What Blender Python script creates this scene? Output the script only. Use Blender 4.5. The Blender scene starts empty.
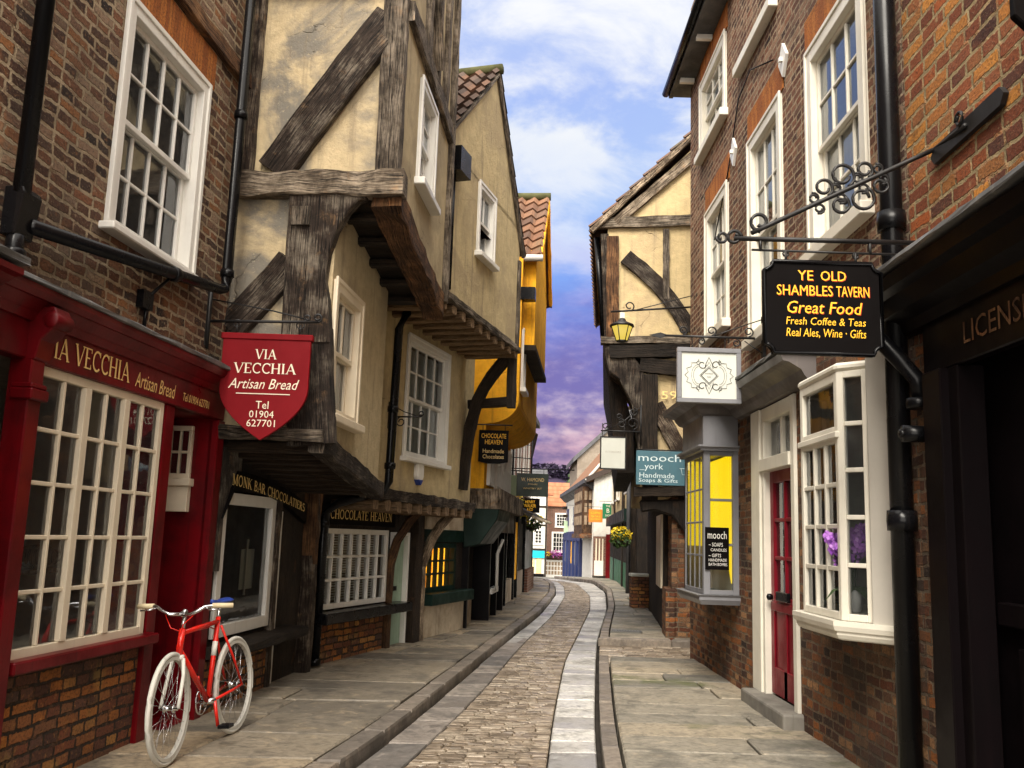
import bpy, bmesh, math, random
import numpy as np
from mathutils import Vector, Matrix, noise
random.seed(7)
SC = bpy.context.scene
COL = SC.collection
R = math.radians
# ------------------------------------------------------------------ camera
FPX, EYE = 924.0, 1.55
_up = np.array([185, -5584, 924.0]); _up /= np.linalg.norm(_up)
_fw = np.array([0, 0, 1.0]) - _up * _up[2]; _fw /= np.linalg.norm(_fw)
_ri = np.cross(_fw, _up)
if _ri[0] < 0: _ri = -_ri
cam = bpy.data.cameras.new('camera'); cam.sensor_width = 36; cam.lens = FPX / 1024 * 36
cam.clip_start = .05; cam.clip_end = 3000
camo = bpy.data.objects.new('camera', cam); COL.objects.link(camo)
cx_, cy_, cz_ = [Vector((_ri[i], _fw[i], _up[i])) for i in range(3)]
m = Matrix.Identity(4)
for i in range(3):
    m[i][0] = cx_[i]; m[i][1] = -cy_[i]; m[i][2] = -cz_[i]
m[2][3] = EYE
camo.matrix_world = m
SC.camera = camo

def ray(px, py):
    d = np.array([px - 512, py - 384, FPX]); return np.array([d @ _ri, d @ _fw, d @ _up])
def at(px, py, Y):
    d = ray(px, py); t = Y / d[1]; return d[0] * t, EYE + d[2] * t          # X, Z on the plane Y
# ------------------------------------------------------------------ light
W = bpy.data.worlds.new('World'); SC.world = W; W.use_nodes = True
wt = W.node_tree; wt.nodes.clear()
SUN_EL, SUN_AZ = 48, 195           # degrees; azimuth clockwise from +Y (behind the camera, slightly left)
def wn(t, **k):
    n = wt.nodes.new(t)
    for a, b in k.items(): setattr(n, a, b)
    return n
sky = wn('ShaderNodeTexSky', sky_type='NISHITA', sun_disc=False, sun_elevation=R(SUN_EL), sun_rotation=R(SUN_AZ), air_density=1.2, dust_density=1.5)
bg1 = wn('ShaderNodeBackground'); bg1.inputs[1].default_value = .06
wt.links.new(sky.outputs[0], bg1.inputs[0])
tc = wn('ShaderNodeTexCoord'); sep = wn('ShaderNodeSeparateXYZ'); wt.links.new(tc.outputs['Generated'], sep.inputs[0])
def wmath(op, a, b=None, c=None):
    n = wn('ShaderNodeMath', operation=op)
    for i, v in enumerate((a, b, c)):
        if v is None: continue
        if isinstance(v, (int, float)): n.inputs[i].default_value = v
        else: wt.links.new(v, n.inputs[i])
    return n.outputs[0]
def wramp(fac, stops):
    n = wn('ShaderNodeValToRGB'); e = n.color_ramp.elements
    while len(e) < len(stops): e.new(.5)
    for el, (p, c) in zip(e, stops): el.position = p; el.color = (*c, 1)
    wt.links.new(fac, n.inputs[0]); return n.outputs[0]
zz = sep.outputs[2]
zp = wmath('MAXIMUM', zz, 0.0)
# cloud plane coordinates: direction / (height + k)
den = wmath('ADD', zp, .22)
cxn = wmath('DIVIDE', sep.outputs[0], den); cyn = wmath('DIVIDE', sep.outputs[1], den)
cmb = wn('ShaderNodeCombineXYZ'); wt.links.new(cxn, cmb.inputs[0]); wt.links.new(cyn, cmb.inputs[1]); cmb.inputs[2].default_value = 3.7
def wnoise(scale, detail, rough, dist=0.0, off=0.0):
    mp = wn('ShaderNodeMapping'); mp.inputs['Location'].default_value = (off, off * .7, off * 1.3)
    wt.links.new(cmb.outputs[0], mp.inputs[0])
    n = wn('ShaderNodeTexNoise'); n.inputs['Scale'].default_value = scale; n.inputs['Detail'].default_value = detail
    n.inputs['Roughness'].default_value = rough; n.inputs['Distortion'].default_value = dist
    wt.links.new(mp.outputs[0], n.inputs['Vector']); return n.outputs[0]
n1 = wnoise(3.4, 10, .6, .35, 2.6); n2 = wnoise(5.5, 8, .6, .4, 4.0); n3 = wnoise(2.0, 3, .5, 0, 11.5)
stc = wn('ShaderNodeCombineXYZ'); wt.links.new(wmath('MULTIPLY', sep.outputs[0], 7.5), stc.inputs[0]); wt.links.new(wmath('MULTIPLY', sep.outputs[2], 15.), stc.inputs[2]); wt.links.new(wmath('MULTIPLY', sep.outputs[1], 1.5), stc.inputs[1])
st_ = wn('ShaderNodeTexNoise'); st_.inputs['Scale'].default_value = 1.0; st_.inputs['Detail'].default_value = 7; st_.inputs['Roughness'].default_value = .58; wt.links.new(stc.outputs[0], st_.inputs['Vector']); streak = st_.outputs[0]
zw = wmath('ADD', zz, wmath('MULTIPLY', wmath('SUBTRACT', n2, .5), .10))
SKY_BASE = wramp(zw, [(0.0, (.06, .035, .13)), (.06, (.09, .05, .22)), (.10, (.15, .065, .29)), (.135, (.17, .10, .40)),
                      (.18, (.17, .12, .44)), (.235, (.16, .18, .62)), (.29, (.22, .38, .92)), (.36, (.46, .62, .98)), (.46, (.42, .55, .98)), (.57, (.62, .72, 1.0)), (.70, (.95, .97, 1.0)), (1.0, (1.0, 1.0, 1.0))])
SKY_CLOUD = wramp(zw, [(0.0, (.16, .08, .26)), (.06, (.26, .12, .38)), (.095, (.78, .44, .54)), (.14, (.92, .70, .74)), (.19, (.62, .46, .74)), (.26, (.44, .44, .88)),
                       (.33, (.72, .80, 1.0)), (.42, (.95, .97, 1.0)), (.55, (1.05, 1.05, 1.08)), (1.0, (1.1, 1.1, 1.12))])
cov = wmath('ADD', n1, wmath('MULTIPLY', wmath('SUBTRACT', n3, .5), .55))
lift = wmath('MULTIPLY', wmath('MULTIPLY', wmath('SUBTRACT', zz, .34), 1.4), 1.0)
cov = wmath('ADD', cov, wmath('MINIMUM', wmath('MAXIMUM', lift, -.02), .07))
low = wn('ShaderNodeMapRange', interpolation_type='SMOOTHSTEP'); low.inputs[1].default_value = .34; low.inputs[2].default_value = .16; wt.links.new(zz, low.inputs[0])
cov = wmath('ADD', wmath('MULTIPLY', cov, wmath('SUBTRACT', 1.0, low.outputs[0])), wmath('MULTIPLY', streak, low.outputs[0]))
mr = wn('ShaderNodeMapRange', interpolation_type='SMOOTHSTEP'); mr.inputs[1].default_value = .44; mr.inputs[2].default_value = .64
wt.links.new(cov, mr.inputs[0])
mx = wn('ShaderNodeMix', data_type='RGBA'); wt.links.new(mr.outputs[0], mx.inputs[0]); wt.links.new(SKY_BASE, mx.inputs[6]); wt.links.new(SKY_CLOUD, mx.inputs[7])
# behind the camera the overcast is bright and neutral (sun behind thin cloud)
back = wn('ShaderNodeMapRange', interpolation_type='SMOOTHSTEP'); back.inputs[1].default_value = .45; back.inputs[2].default_value = -.25
wt.links.new(sep.outputs[1], back.inputs[0])
mb_ = wn('ShaderNodeMix', data_type='RGBA'); wt.links.new(back.outputs[0], mb_.inputs[0]); wt.links.new(mx.outputs[2], mb_.inputs[6]); mb_.inputs[7].default_value = (4.4, 4.1, 3.7, 1)
bg2 = wn('ShaderNodeBackground'); wt.links.new(mb_.outputs[2], bg2.inputs[0]); bg2.inputs[1].default_value = .53
add = wn('ShaderNodeMixShader'); add.inputs[0].default_value = .86; wt.links.new(bg1.outputs[0], add.inputs[1]); wt.links.new(bg2.outputs[0], add.inputs[2])
wo = wn('ShaderNodeOutputWorld'); wt.links.new(add.outputs[0], wo.inputs[0])
sun = bpy.data.lights.new('sun', 'SUN'); sun.energy = 3.2; sun.angle = R(32); sun.color = (1, .93, .82)
suno = bpy.data.objects.new('sun', sun); COL.objects.link(suno)
sd = Vector((math.sin(R(SUN_AZ)) * math.cos(R(SUN_EL)), math.cos(R(SUN_AZ)) * math.cos(R(SUN_EL)), math.sin(R(SUN_EL))))
suno.rotation_euler = sd.to_track_quat('Z', 'Y').to_euler()
SC.view_settings.view_transform = 'Standard'; SC.view_settings.look = 'None'; SC.view_settings.gamma = 1
SC.view_settings.exposure = 1.0
SC.cycles.max_bounces = 8; SC.cycles.transparent_max_bounces = 12; SC.cycles.sample_clamp_indirect = 6
SC.cycles.caustics_reflective = False; SC.cycles.caustics_refractive = False

# ------------------------------------------------------------------ materials
class NT:
    def __init__(s, name):
        s.m = bpy.data.materials.new(name); s.m.use_nodes = True; s.t = s.m.node_tree; s.t.nodes.clear()
        s.out = s.t.nodes.new('ShaderNodeOutputMaterial'); s.co = s.t.nodes.new('ShaderNodeTexCoord')
    def n(s, typ, ins=None, **k):
        x = s.t.nodes.new('ShaderNode' + typ)
        for a, b in k.items(): setattr(x, a, b)
        for a, b in (ins or {}).items(): s.put(x.inputs[a], b)
        return x
    def put(s, sock, v):
        if hasattr(v, 'is_output'): s.t.links.new(v, sock)
        elif isinstance(v, (tuple, list)) and len(v) == 3 and sock.type == 'RGBA': sock.default_value = (*v, 1)
        else: sock.default_value = v
    def noise(s, vec, scale, detail=4, rough=.55, dist=0):
        return s.n('TexNoise', {'Vector': vec, 'Scale': scale, 'Detail': detail, 'Roughness': rough, 'Distortion': dist}).outputs[0]
    def mapv(s, vec, sc, loc=(0, 0, 0)):
        return s.n('Mapping', {'Vector': vec, 'Scale': sc, 'Location': loc}).outputs[0]
    def mix(s, f, a, b, mode='MIX'):
        x = s.n('Mix', data_type='RGBA', blend_type=mode); s.put(x.inputs[0], f); s.put(x.inputs[6], a); s.put(x.inputs[7], b); return x.outputs[2]
    def ramp(s, f, stops, interp='LINEAR'):
        x = s.n('ValToRGB'); e = x.color_ramp.elements; x.color_ramp.interpolation = interp
        while len(e) < len(stops): e.new(.5)
        for el, (p, c) in zip(e, stops): el.position = p; el.color = (*c, 1)
        s.put(x.inputs[0], f); return x.outputs[0]
    def rng(s, f, a, b, c=0., d=1.):
        return s.n('MapRange', {0: f, 1: a, 2: b, 3: c, 4: d}, interpolation_type='SMOOTHSTEP').outputs[0]
    def math(s, op, a, b=0.):
        return s.n('Math', {0: a, 1: b}, operation=op).outputs[0]
    def bump(s, h, strength=.5, dist=.01):
        return s.n('Bump', {'Height': h, 'Strength': strength, 'Distance': dist}).outputs[0]
    def bsdf(s, **k):
        b = s.n('BsdfPrincipled')
        for a, v in k.items(): s.put(b.inputs[{'col': 'Base Color', 'rough': 'Roughness', 'nor': 'Normal', 'spec': 'Specular IOR Level', 'metal': 'Metallic', 'coat': 'Coat Weight', 'emc': 'Emission Color', 'ems': 'Emission Strength', 'trans': 'Transmission Weight', 'sss': 'Subsurface Weight'}[a]], v)
        s.t.links.new(b.outputs[0], s.out.inputs[0]); return s.m

def brick(name, pal, mortar, dirt=(.35, .9), bw=.225, rh=.073, ms=.013, bump=1.0, wob=.012, grime=(.04, .03, .025)):
    t = NT(name); uv = t.co.outputs['UV']
    nz = t.n('TexNoise', {'Vector': uv, 'Scale': 5., 'Detail': 3.}).outputs[1]
    v = t.n('VectorMath', {0: nz, 1: (.5, .5, .5)}, operation='SUBTRACT').outputs[0]
    v = t.n('VectorMath', {0: v, 3: wob * 3}, operation='SCALE').outputs[0]
    v = t.n('VectorMath', {0: uv, 1: v}, operation='ADD').outputs[0]
    nz2 = t.n('TexNoise', {'Vector': uv, 'Scale': 40., 'Detail': 2.}).outputs[1]
    v2 = t.n('VectorMath', {0: nz2, 1: (.5, .5, .5)}, operation='SUBTRACT').outputs[0]
    v2 = t.n('VectorMath', {0: v2, 3: .018}, operation='SCALE').outputs[0]
    v = t.n('VectorMath', {0: v, 1: v2}, operation='ADD').outputs[0]
    b = t.n('TexBrick', {'Vector': v, 'Color1': (0, 0, 0), 'Color2': (1, 1, 1), 'Mortar': (.5, .5, .5), 'Scale': 1., 'Mortar Size': ms, 'Mortar Smooth': .35, 'Bias': 0., 'Brick Width': bw, 'Row Height': rh}, offset=.5, squash=.62, squash_frequency=2)
    col = t.ramp(b.outputs[0], [(i / (len(pal) - 1), c) for i, c in enumerate(pal)])
    f = t.noise(uv, 55, 6, .65); f2 = t.noise(uv, 14, 5, .6)
    col = t.mix(t.rng(f, .44, .68, .0, .6), col, (.022, .016, .014)); col = t.mix(t.rng(t.noise(uv, 27, 4, .6), .55, .72, 0, .5), col, pal[-1])
    col = t.mix(t.rng(f2, .60, .72, 0, .6), col, mortar); col = t.mix(t.rng(t.noise(uv, 75, 3, .6), .60, .70, 0, .6), col, mortar)
    mo = t.mix(t.rng(f2, .3, .7), mortar, tuple(c * .55 for c in mortar))
    pm_ = t.noise(uv, 7, 5, .65); mfac = t.math('MULTIPLY', b.outputs['Fac'], t.rng(pm_, .30, .52, .25, 1.))
    big = t.noise(uv, 1.9, 5, .62); col = t.mix(t.rng(big, .56, .70, 0, .5), col, (.02, .015, .013)); col = t.mix(t.rng(big, .46, .34, 0, .35), col, tuple(min(.6, x * 1.35) for x in pal[-1]))
    col = t.mix(mfac, col, mo)
    g = t.noise(uv, .9, 5, .6, .4); g3 = t.noise(t.mapv(uv, (6, .5, 1)), 1.0, 4, .6)
    col = t.mix(t.rng(g, .42, .72, 0, dirt[0]), col, grime)
    col = t.mix(t.rng(g3, .55, .8, 0, dirt[0] * .6), col, grime)
    h = t.math('SUBTRACT', t.math('MULTIPLY', f, .45), t.math('MULTIPLY', mfac, 1.0))
    h = t.math('ADD', h, t.math('MULTIPLY', b.outputs[0], .35))
    return t.bsdf(col=col, rough=.88, spec=.25, nor=t.bump(h, bump, .02))

def plaster(name, base, stain, amount=.6, dark=(.2, .16, .11)):
    t = NT(name); o = t.co.outputs['Object']
    a = t.noise(o, 1.1, 6, .6, .5); b = t.noise(o, 7, 6, .65); c = t.noise(o, 60, 4, .6)
    st = t.noise(t.mapv(o, (5, 5, .4)), 1.6, 6, .65)
    col = t.mix(t.rng(b, .3, .7), base, tuple(x * .8 for x in base))
    col = t.mix(t.rng(a, .46, .6, 0, amount), col, stain)
    col = t.mix(t.rng(st, .52, .70, 0, .55), col, dark)
    col = t.mix(t.rng(c, .6, .8, 0, .3), col, tuple(x * .55 for x in base))
    w_ = t.n('VectorMath', {0: t.n('TexNoise', {'Vector': o, 'Scale': 3., 'Detail': 4.}).outputs[1], 3: .35}, operation='SCALE').outputs[0]
    vc = t.n('TexVoronoi', {'Vector': t.n('VectorMath', {0: o, 1: w_}, operation='ADD').outputs[0], 'Scale': 1.15}, feature='DISTANCE_TO_EDGE').outputs[0]
    crk = t.math('MULTIPLY', t.rng(vc, .0, .007, 1., 0.), t.rng(a, .53, .6)); col = t.mix(t.math('MULTIPLY', crk, .45), col, tuple(x * .35 for x in dark))
    pit = t.noise(o, 26, 6, .7); col = t.mix(t.rng(pit, .56, .7, 0, .5), col, tuple(x * .62 for x in base)); col = t.mix(t.rng(pit, .42, .3, 0, .4), col, tuple(min(.85, x * 1.25) for x in base))
    h = t.math('ADD', t.math('MULTIPLY', b, 1.0), t.math('ADD', t.math('MULTIPLY', c, .25), t.math('SUBTRACT', t.math('MULTIPLY', pit, .7), crk)))
    return t.bsdf(col=col, rough=.9, spec=.2, nor=t.bump(h, .6, .025))

def timber(name, dark, mid, light, pos=(.35, .55, .78), rough=.8):
    t = NT(name); uv = t.co.outputs['UV']
    g = t.noise(t.mapv(uv, (95, 5., 1)), 1., 8, .68, .3); k = t.noise(uv, 2.6, 6, .65); f = t.noise(t.mapv(uv, (150, 3, 1)), 1., 4, .62); o2 = t.noise(uv, 5.5, 6, .7, .4)
    col = t.ramp(t.math('ADD', t.math('MULTIPLY', g, .36), t.math('MULTIPLY', k, .64)), [(pos[0], dark), (pos[1], mid), (pos[2], light)])
    col = t.mix(t.rng(o2, .56, .70, 0, .45), col, (min(.5, light[0] * 1.1), light[1] * .75, light[2] * .45)); col = t.mix(t.rng(f, .53, .62, 0, .9), col, tuple(x * .4 for x in dark))
    rnd = t.n('ObjectInfo').outputs['Random']; col = t.mix(1.0, col, t.ramp(rnd, [(0, (.6, .58, .56)), (.5, (1, .97, .92)), (1, (1.45, 1.32, 1.15))]), 'MULTIPLY')
    kn = t.n('TexVoronoi', {'Vector': t.mapv(uv, (5, 1.1, 1)), 'Scale': 1.6}).outputs[0]; col = t.mix(t.rng(kn, .10, .03, 0, .9), col, tuple(x * .3 for x in dark))
    spl = t.noise(t.mapv(uv, (26, .55, 1)), 1., 4, .6); spm = t.rng(t.math('ABSOLUTE', t.math('SUBTRACT', spl, .5)), .012, .0, 0., 1.); col = t.mix(spm, col, (.003, .002, .002))
    h = t.math('SUBTRACT', t.math('ADD', g, t.math('MULTIPLY', f, -1.2)), t.math('MULTIPLY', spm, 1.5))
    return t.bsdf(col=col, rough=rough, spec=.3, nor=t.bump(h, 1., .015))

def paint(name, c, rough=.4, vary=.25, dirt=(.05, .04, .03), spec=.5, bump=.12, da=.35, metal=0.):
    t = NT(name); o = t.co.outputs['Object']
    a = t.noise(o, 3, 5, .6); b = t.noise(t.mapv(o, (14, 14, 1.2)), 1., 4, .6); d = t.noise(o, 45, 3, .6)
    col = t.mix(t.rng(a, .35, .7), c, tuple(x * (1 - vary) for x in c))
    col = t.mix(t.rng(b, .55, .8, 0, da), col, dirt)
    col = t.mix(t.rng(d, .66, .8, 0, da * .7), col, dirt)
    return t.bsdf(col=col, rough=t.rng(a, .3, .7, rough * .8, min(1, rough * 1.35)), spec=spec, nor=t.bump(t.math('ADD', a, t.math('MULTIPLY', d, .2)), bump, .01), metal=metal)

def stone(name, c0, c1, c2, rough=(.45, .8), sc=1., bump=.45, moss=False):
    t = NT(name); o = t.co.outputs['Object']; at_ = t.n('Attribute', attribute_name='tint').outputs['Fac']
    a = t.noise(o, 2.2 * sc, 5, .6, .3); b = t.noise(o, 22 * sc, 5, .65); d = t.noise(o, 90 * sc, 3, .6)
    col = t.ramp(at_, [(0, c0), (.5, c1), (1, c2)])
    e = t.noise(o, 6.5 * sc, 6, .68, .5); lg = t.noise(o, .55, 4, .6)
    col = t.mix(t.rng(b, .40, .66, 0, .6), col, tuple(x * .5 for x in c1))
    col = t.mix(t.rng(e, .52, .66, 0, .6), col, tuple(x * .5 for x in c0)); col = t.mix(t.rng(e, .44, .32, 0, .45), col, tuple(min(.75, x * 1.2) for x in c2))
    col = t.mix(t.rng(a, .5, .68, 0, .6), col, tuple(x * .45 for x in c0))
    if moss: col = t.mix(t.math('MULTIPLY', t.rng(lg, .54, .66), t.rng(e, .36, .6, .2, .75)), col, (.085, .095, .03))
    col = t.mix(t.rng(d, .6, .78, 0, .3), col, tuple(min(1, x * 1.5) for x in c2))
    h = t.math('ADD', t.math('MULTIPLY', b, .8), t.math('MULTIPLY', d, .3))
    return t.bsdf(col=col, rough=t.rng(a, .35, .65, rough[0], rough[1]), spec=.4, nor=t.bump(h, bump, .01))

def glass(name, tint=(.75, .8, .8), rough=.02, wavy=.06, ior=1.5):
    t = NT(name); o = t.co.outputs['Object']
    nz = t.noise(o, 5, 2, .5); nor = t.bump(nz, wavy, .02)
    fr = t.n('Fresnel', {'IOR': ior, 'Normal': nor}).outputs[0]
    tr = t.n('BsdfTransparent', {'Color': tint}); gl = t.n('BsdfGlossy', {'Color': (.95, .97, 1), 'Roughness': rough, 'Normal': nor})
    d = t.n('BsdfDiffuse', {'Color': (.25, .27, .27)})
    m0 = t.n('MixShader', {0: .06}); t.t.links.new(tr.outputs[0], m0.inputs[1]); t.t.links.new(d.outputs[0], m0.inputs[2])
    mx = t.n('MixShader', {0: t.math('MINIMUM', t.math('ADD', t.math('MULTIPLY', fr, 1.15), .02), 1.0)}); t.t.links.new(m0.outputs[0], mx.inputs[1]); t.t.links.new(gl.outputs[0], mx.inputs[2])
    t.t.links.new(mx.outputs[0], t.out.inputs[0]); return t.m

def emit(name, c, s, c2=None, sc=30):
    t = NT(name)
    if c2 is not None:
        a = t.noise(t.mapv(t.co.outputs['Object'], (sc, sc, 2.)), 1., 3, .6); c = t.mix(t.rng(a, .4, .62), c, c2)
    return t.bsdf(col=(.05, .05, .05), rough=.6, emc=c, ems=s)

def tiles(name, pal):
    t = NT(name); o = t.co.outputs['Object']; at_ = t.n('Attribute', attribute_name='tint').outputs['Fac']
    b = t.noise(o, 18, 5, .65); a = t.noise(o, 1.5, 4, .6)
    col = t.ramp(at_, [(i / (len(pal) - 1), c) for i, c in enumerate(pal)])
    col = t.mix(t.rng(b, .4, .75, 0, .6), col, (.05, .045, .035)); col = t.mix(t.rng(a, .55, .75, 0, .5), col, (.10, .10, .05))
    return t.bsdf(col=col, rough=.85, spec=.25, nor=t.bump(b, .5, .02))

def leafm(name, pal):
    t = NT(name); at_ = t.n('Attribute', attribute_name='tint').outputs['Fac']
    return t.bsdf(col=t.ramp(at_, [(i / (len(pal) - 1), c) for i, c in enumerate(pal)]), rough=.6, spec=.3)

M = {}
M['brick_a'] = brick('brown_brick', [(.02, .014, .013), (.11, .05, .03), (.045, .03, .025), (.24, .10, .05), (.07, .04, .03), (.31, .21, .14), (.14, .07, .046), (.30, .13, .05)], (.44, .34, .22), wob=.02, dirt=(.45, .9))
M['brick_stall'] = brick('dark_mixed_brick', [(.06, .04, .035), (.26, .085, .04), (.12, .075, .06), (.50, .18, .04), (.30, .12, .05), (.62, .30, .08)], (.05, .038, .028), dirt=(.5, .9), ms=.011)
M['brick_r'] = brick('russet_brick', [(.035, .018, .015), (.18, .06, .03), (.08, .04, .03), (.26, .11, .06), (.12, .058, .04), (.36, .21, .13), (.19, .075, .042)], (.42, .32, .21), dirt=(.5, .9))
M['brick_rl'] = brick('sooty_brick', [(.025, .016, .013), (.16, .05, .022), (.05, .028, .02), (.34, .115, .03), (.10, .05, .03), (.42, .22, .10), (.06, .03, .02)], (.20, .15, .10), dirt=(.85, .9), ms=.011)
M['brick_r0'] = brick('orange_brick', [(.03, .016, .016), (.22, .06, .025), (.10, .04, .028), (.42, .11, .03), (.15, .06, .04), (.62, .26, .05), (.26, .085, .04)], (.42, .32, .17), dirt=(.22, .9), bw=.28, rh=.094, ms=.014, bump=1.)
M['lintel'] = brick('rubbed_orange_brick', [(.30, .09, .022), (.42, .14, .03), (.50, .18, .04), (.36, .11, .025)], (.30, .12, .04), bw=.07, rh=.6, ms=.004, dirt=(.3, .9), wob=.004)
M['brick_end'] = brick('pale_red_brick', [(.16, .07, .05), (.26, .11, .07), (.2, .09, .06)], (.32, .25, .2))
M['plaster'] = plaster('ochre_plaster', (.58, .46, .28), (.19, .175, .15), .95)
M['plaster_front'] = plaster('sand_plaster', (.54, .445, .28), (.33, .27, .18), .7)
M['plaster_c'] = plaster('buff_plaster', (.55, .44, .25), (.36, .285, .175), .75)
M['plaster_r'] = plaster('cream_ochre_plaster', (.62, .48, .26), (.42, .32, .19), .7)
M['plaster_y'] = plaster('saffron_plaster', (.92, .45, .025), (.75, .33, .02), .4, dark=(.3, .14, .03))
M['plaster_w'] = plaster('white_render', (.62, .60, .55), (.55, .52, .46), .4, dark=(.4, .37, .3))
M['plaster_g'] = plaster('grey_render', (.24, .20, .16), (.16, .13, .10), .6)
M['white_wash'] = plaster('worn_whitewash', (.62, .52, .38), (.32, .24, .16), .8)
M['timber'] = timber('black_timber', (.010, .007, .005), (.045, .03, .022), (.30, .26, .21), (.36, .49, .63))
M['timber_g'] = timber('weathered_timber', (.018, .013, .010), (.11, .085, .062), (.46, .39, .31), (.34, .46, .60))
M['timber_b'] = timber('brown_timber', (.018, .009, .006), (.10, .05, .024), (.34, .19, .09), (.36, .5, .7))
M['timber_l'] = timber('tan_timber', (.10, .06, .03), (.32, .21, .12), (.55, .42, .28), (.3, .5, .7))
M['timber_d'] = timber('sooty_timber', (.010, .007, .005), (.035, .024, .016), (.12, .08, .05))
M['white'] = paint('white_gloss', (.74, .72, .67), .35, .1, dirt=(.35, .31, .25), da=.3)
M['cream'] = paint('cream_gloss', (.76, .66, .50), .4, .12, dirt=(.4, .31, .2), da=.3)
M['cream_r'] = paint('ivory_gloss', (.74, .70, .60), .4, .12, dirt=(.38, .33, .25), da=.3)
M['red'] = paint('oxblood_gloss', (.14, .003, .006), .34, .5, dirt=(.035, .004, .004), da=.7, spec=.2, bump=.35)
M['red_sign'] = paint('crimson_sign', (.19, .002, .006), .5, .15, dirt=(.12, .003, .005), da=.3, spec=.15)
M['red_door'] = paint('claret_door', (.19, .005, .014), .4, .25, dirt=(.05, .004, .006), da=.35, spec=.2)
M['black'] = paint('black_gloss', (.005, .005, .006), .26, .4, dirt=(.018, .015, .013), da=.4, spec=.2)
M['black_sign'] = paint('black_sign', (.004, .003, .003), .45, .2, dirt=(.008, .006, .006), da=.2, spec=.06)
M['black_shop'] = paint('black_shop_paint', (.0045, .003, .0035), .35, .4, dirt=(.014, .008, .008), da=.3, spec=.08)
M['iron'] = paint('wrought_iron', (.006, .005, .005), .5, .3, dirt=(.05, .03, .02), da=.3)
M['grey'] = paint('grey_paint', (.20, .20, .215), .4, .15, dirt=(.1, .09, .08), da=.3)
M['greyboard'] = paint('putty_board', (.44, .41, .36), .5, .1, dirt=(.25, .21, .16), da=.35)
M['sage'] = paint('sage_green', (.27, .37, .27), .45, .15, dirt=(.14, .16, .1), da=.25)
M['dkgreen'] = paint('bottle_green', (.006, .022, .016), .45, .3, dirt=(.015, .015, .012), da=.3, spec=.2)
M['signgreen'] = paint('dark_green_sign', (.012, .030, .018), .4, .2)
M['palegreen'] = paint('pale_green', (.42, .55, .36), .5, .1)
M['teal'] = paint('slate_teal', (.06, .15, .19), .45, .15, dirt=(.05, .09, .1), da=.25)
M['navy'] = paint('navy_shop', (.018, .03, .11), .35, .2)
M['orange'] = paint('orange_board', (.85, .20, .02), .45, .1)
M['shopgreen'] = paint('emerald_board', (.01, .17, .07), .4, .15)
M['cyan'] = paint('cyan_fascia', (.0, .42, .55), .4, .1)
M['gold'] = paint('gilt_letters', (.90, .64, .24), .4, .1, da=.1)
M['amber'] = paint('amber_letters', (.95, .50, .02), .5, .05, da=.05)
M['amber_red'] = paint('scarlet_letter_edge', (.65, .05, .01), .5, .05, da=.05)
M['cream_letter'] = paint('cream_letters', (.82, .72, .56), .5, .05, da=.05)
M['pale_letter'] = paint('pale_letters', (.62, .74, .76), .5, .05, da=.05)
M['ink'] = paint('ink', (.05, .05, .05), .6, .1)
M['panelwhite'] = paint('ivory_panel', (.58, .59, .53), .5, .05, dirt=(.5, .5, .42), da=.15)
M['lead'] = paint('lead_flashing', (.14, .14, .14), .55, .4, dirt=(.4, .38, .34), da=.5)
M['cornice'] = paint('taupe_cornice', (.13, .115, .11), .5, .3, dirt=(.3, .26, .2), da=.4)
M['slate'] = paint('slate', (.07, .07, .075), .6, .4, dirt=(.13, .12, .1), da=.6)
M['flag'] = stone('york_flags', (.13, .115, .095), (.26, .22, .165), (.39, .305, .20))
M['flag_r'] = stone('york_flags_pale', (.14, .132, .112), (.25, .225, .18), (.36, .30, .215), moss=True)
M['gutter'] = stone('pale_gutter_stone', (.24, .23, .22), (.46, .44, .41), (.64, .62, .57), (.3, .65))
M['gutterl'] = stone('grey_gutter_stone', (.14, .13, .12), (.23, .20, .175), (.33, .29, .25), (.4, .75))
M['sett'] = stone('sett_stone', (.12, .09, .062), (.26, .20, .14), (.40, .335, .255), (.35, .7), 1.6, .4)
M['kerb'] = stone('kerb_stone', (.15, .13, .11), (.22, .185, .15), (.28, .23, .18))
M['step'] = paint('step_stone', (.20, .185, .16), .8, .4, dirt=(.05, .045, .03), da=.7, bump=.5)
M['joint'] = paint('joint_earth', (.035, .03, .025), .95, .4, spec=.1)
M['pantile'] = tiles('brown_pantile', [(.05, .035, .03), (.10, .06, .045), (.16, .085, .055), (.09, .065, .055)])
M['pantile_o'] = tiles('orange_pantile', [(.09, .05, .035), (.17, .08, .045), (.22, .11, .06), (.13, .075, .05)])
M['tile_far'] = tiles('far_orange_tile', [(.28, .10, .05), (.36, .14, .07), (.32, .12, .06)])
M['moss'] = paint('mossy_ridge', (.10, .10, .045), .95, .5, spec=.1)
M['glass'] = glass('window_glass')
M['glass_thin'] = glass('thin_glass', (.92, .94, .94), ior=1.18)
M['glass_mirror'] = glass('reflecting_glass', (.6, .62, .62), ior=2.3, wavy=.03)
M['glass_shop'] = glass('shop_glass', (.88, .9, .9))
M['room'] = paint('dim_room', (.30, .22, .15), .9, .5, spec=.1)
M['room_l'] = paint('pale_room', (.5, .47, .42), .9, .3, spec=.1)
M['room_d'] = paint('dark_room', (.04, .035, .03), .9, .5, spec=.1)
M['curtain'] = paint('net_curtain', (.80, .81, .82), .9, .2, spec=.1)
M['yellow_lit'] = emit('glowing_yellow_cloth', (.90, .62, .0), .62)  # cloth emits by itself, standing in for shop light falling on it
M['amber_lit'] = emit('amber_lit_shop', (1., .42, .02), 1.5, (.45, .11, .004), 14)
M['lampglass'] = emit('lamp_glass', (.75, .55, .08), .55)
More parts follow.
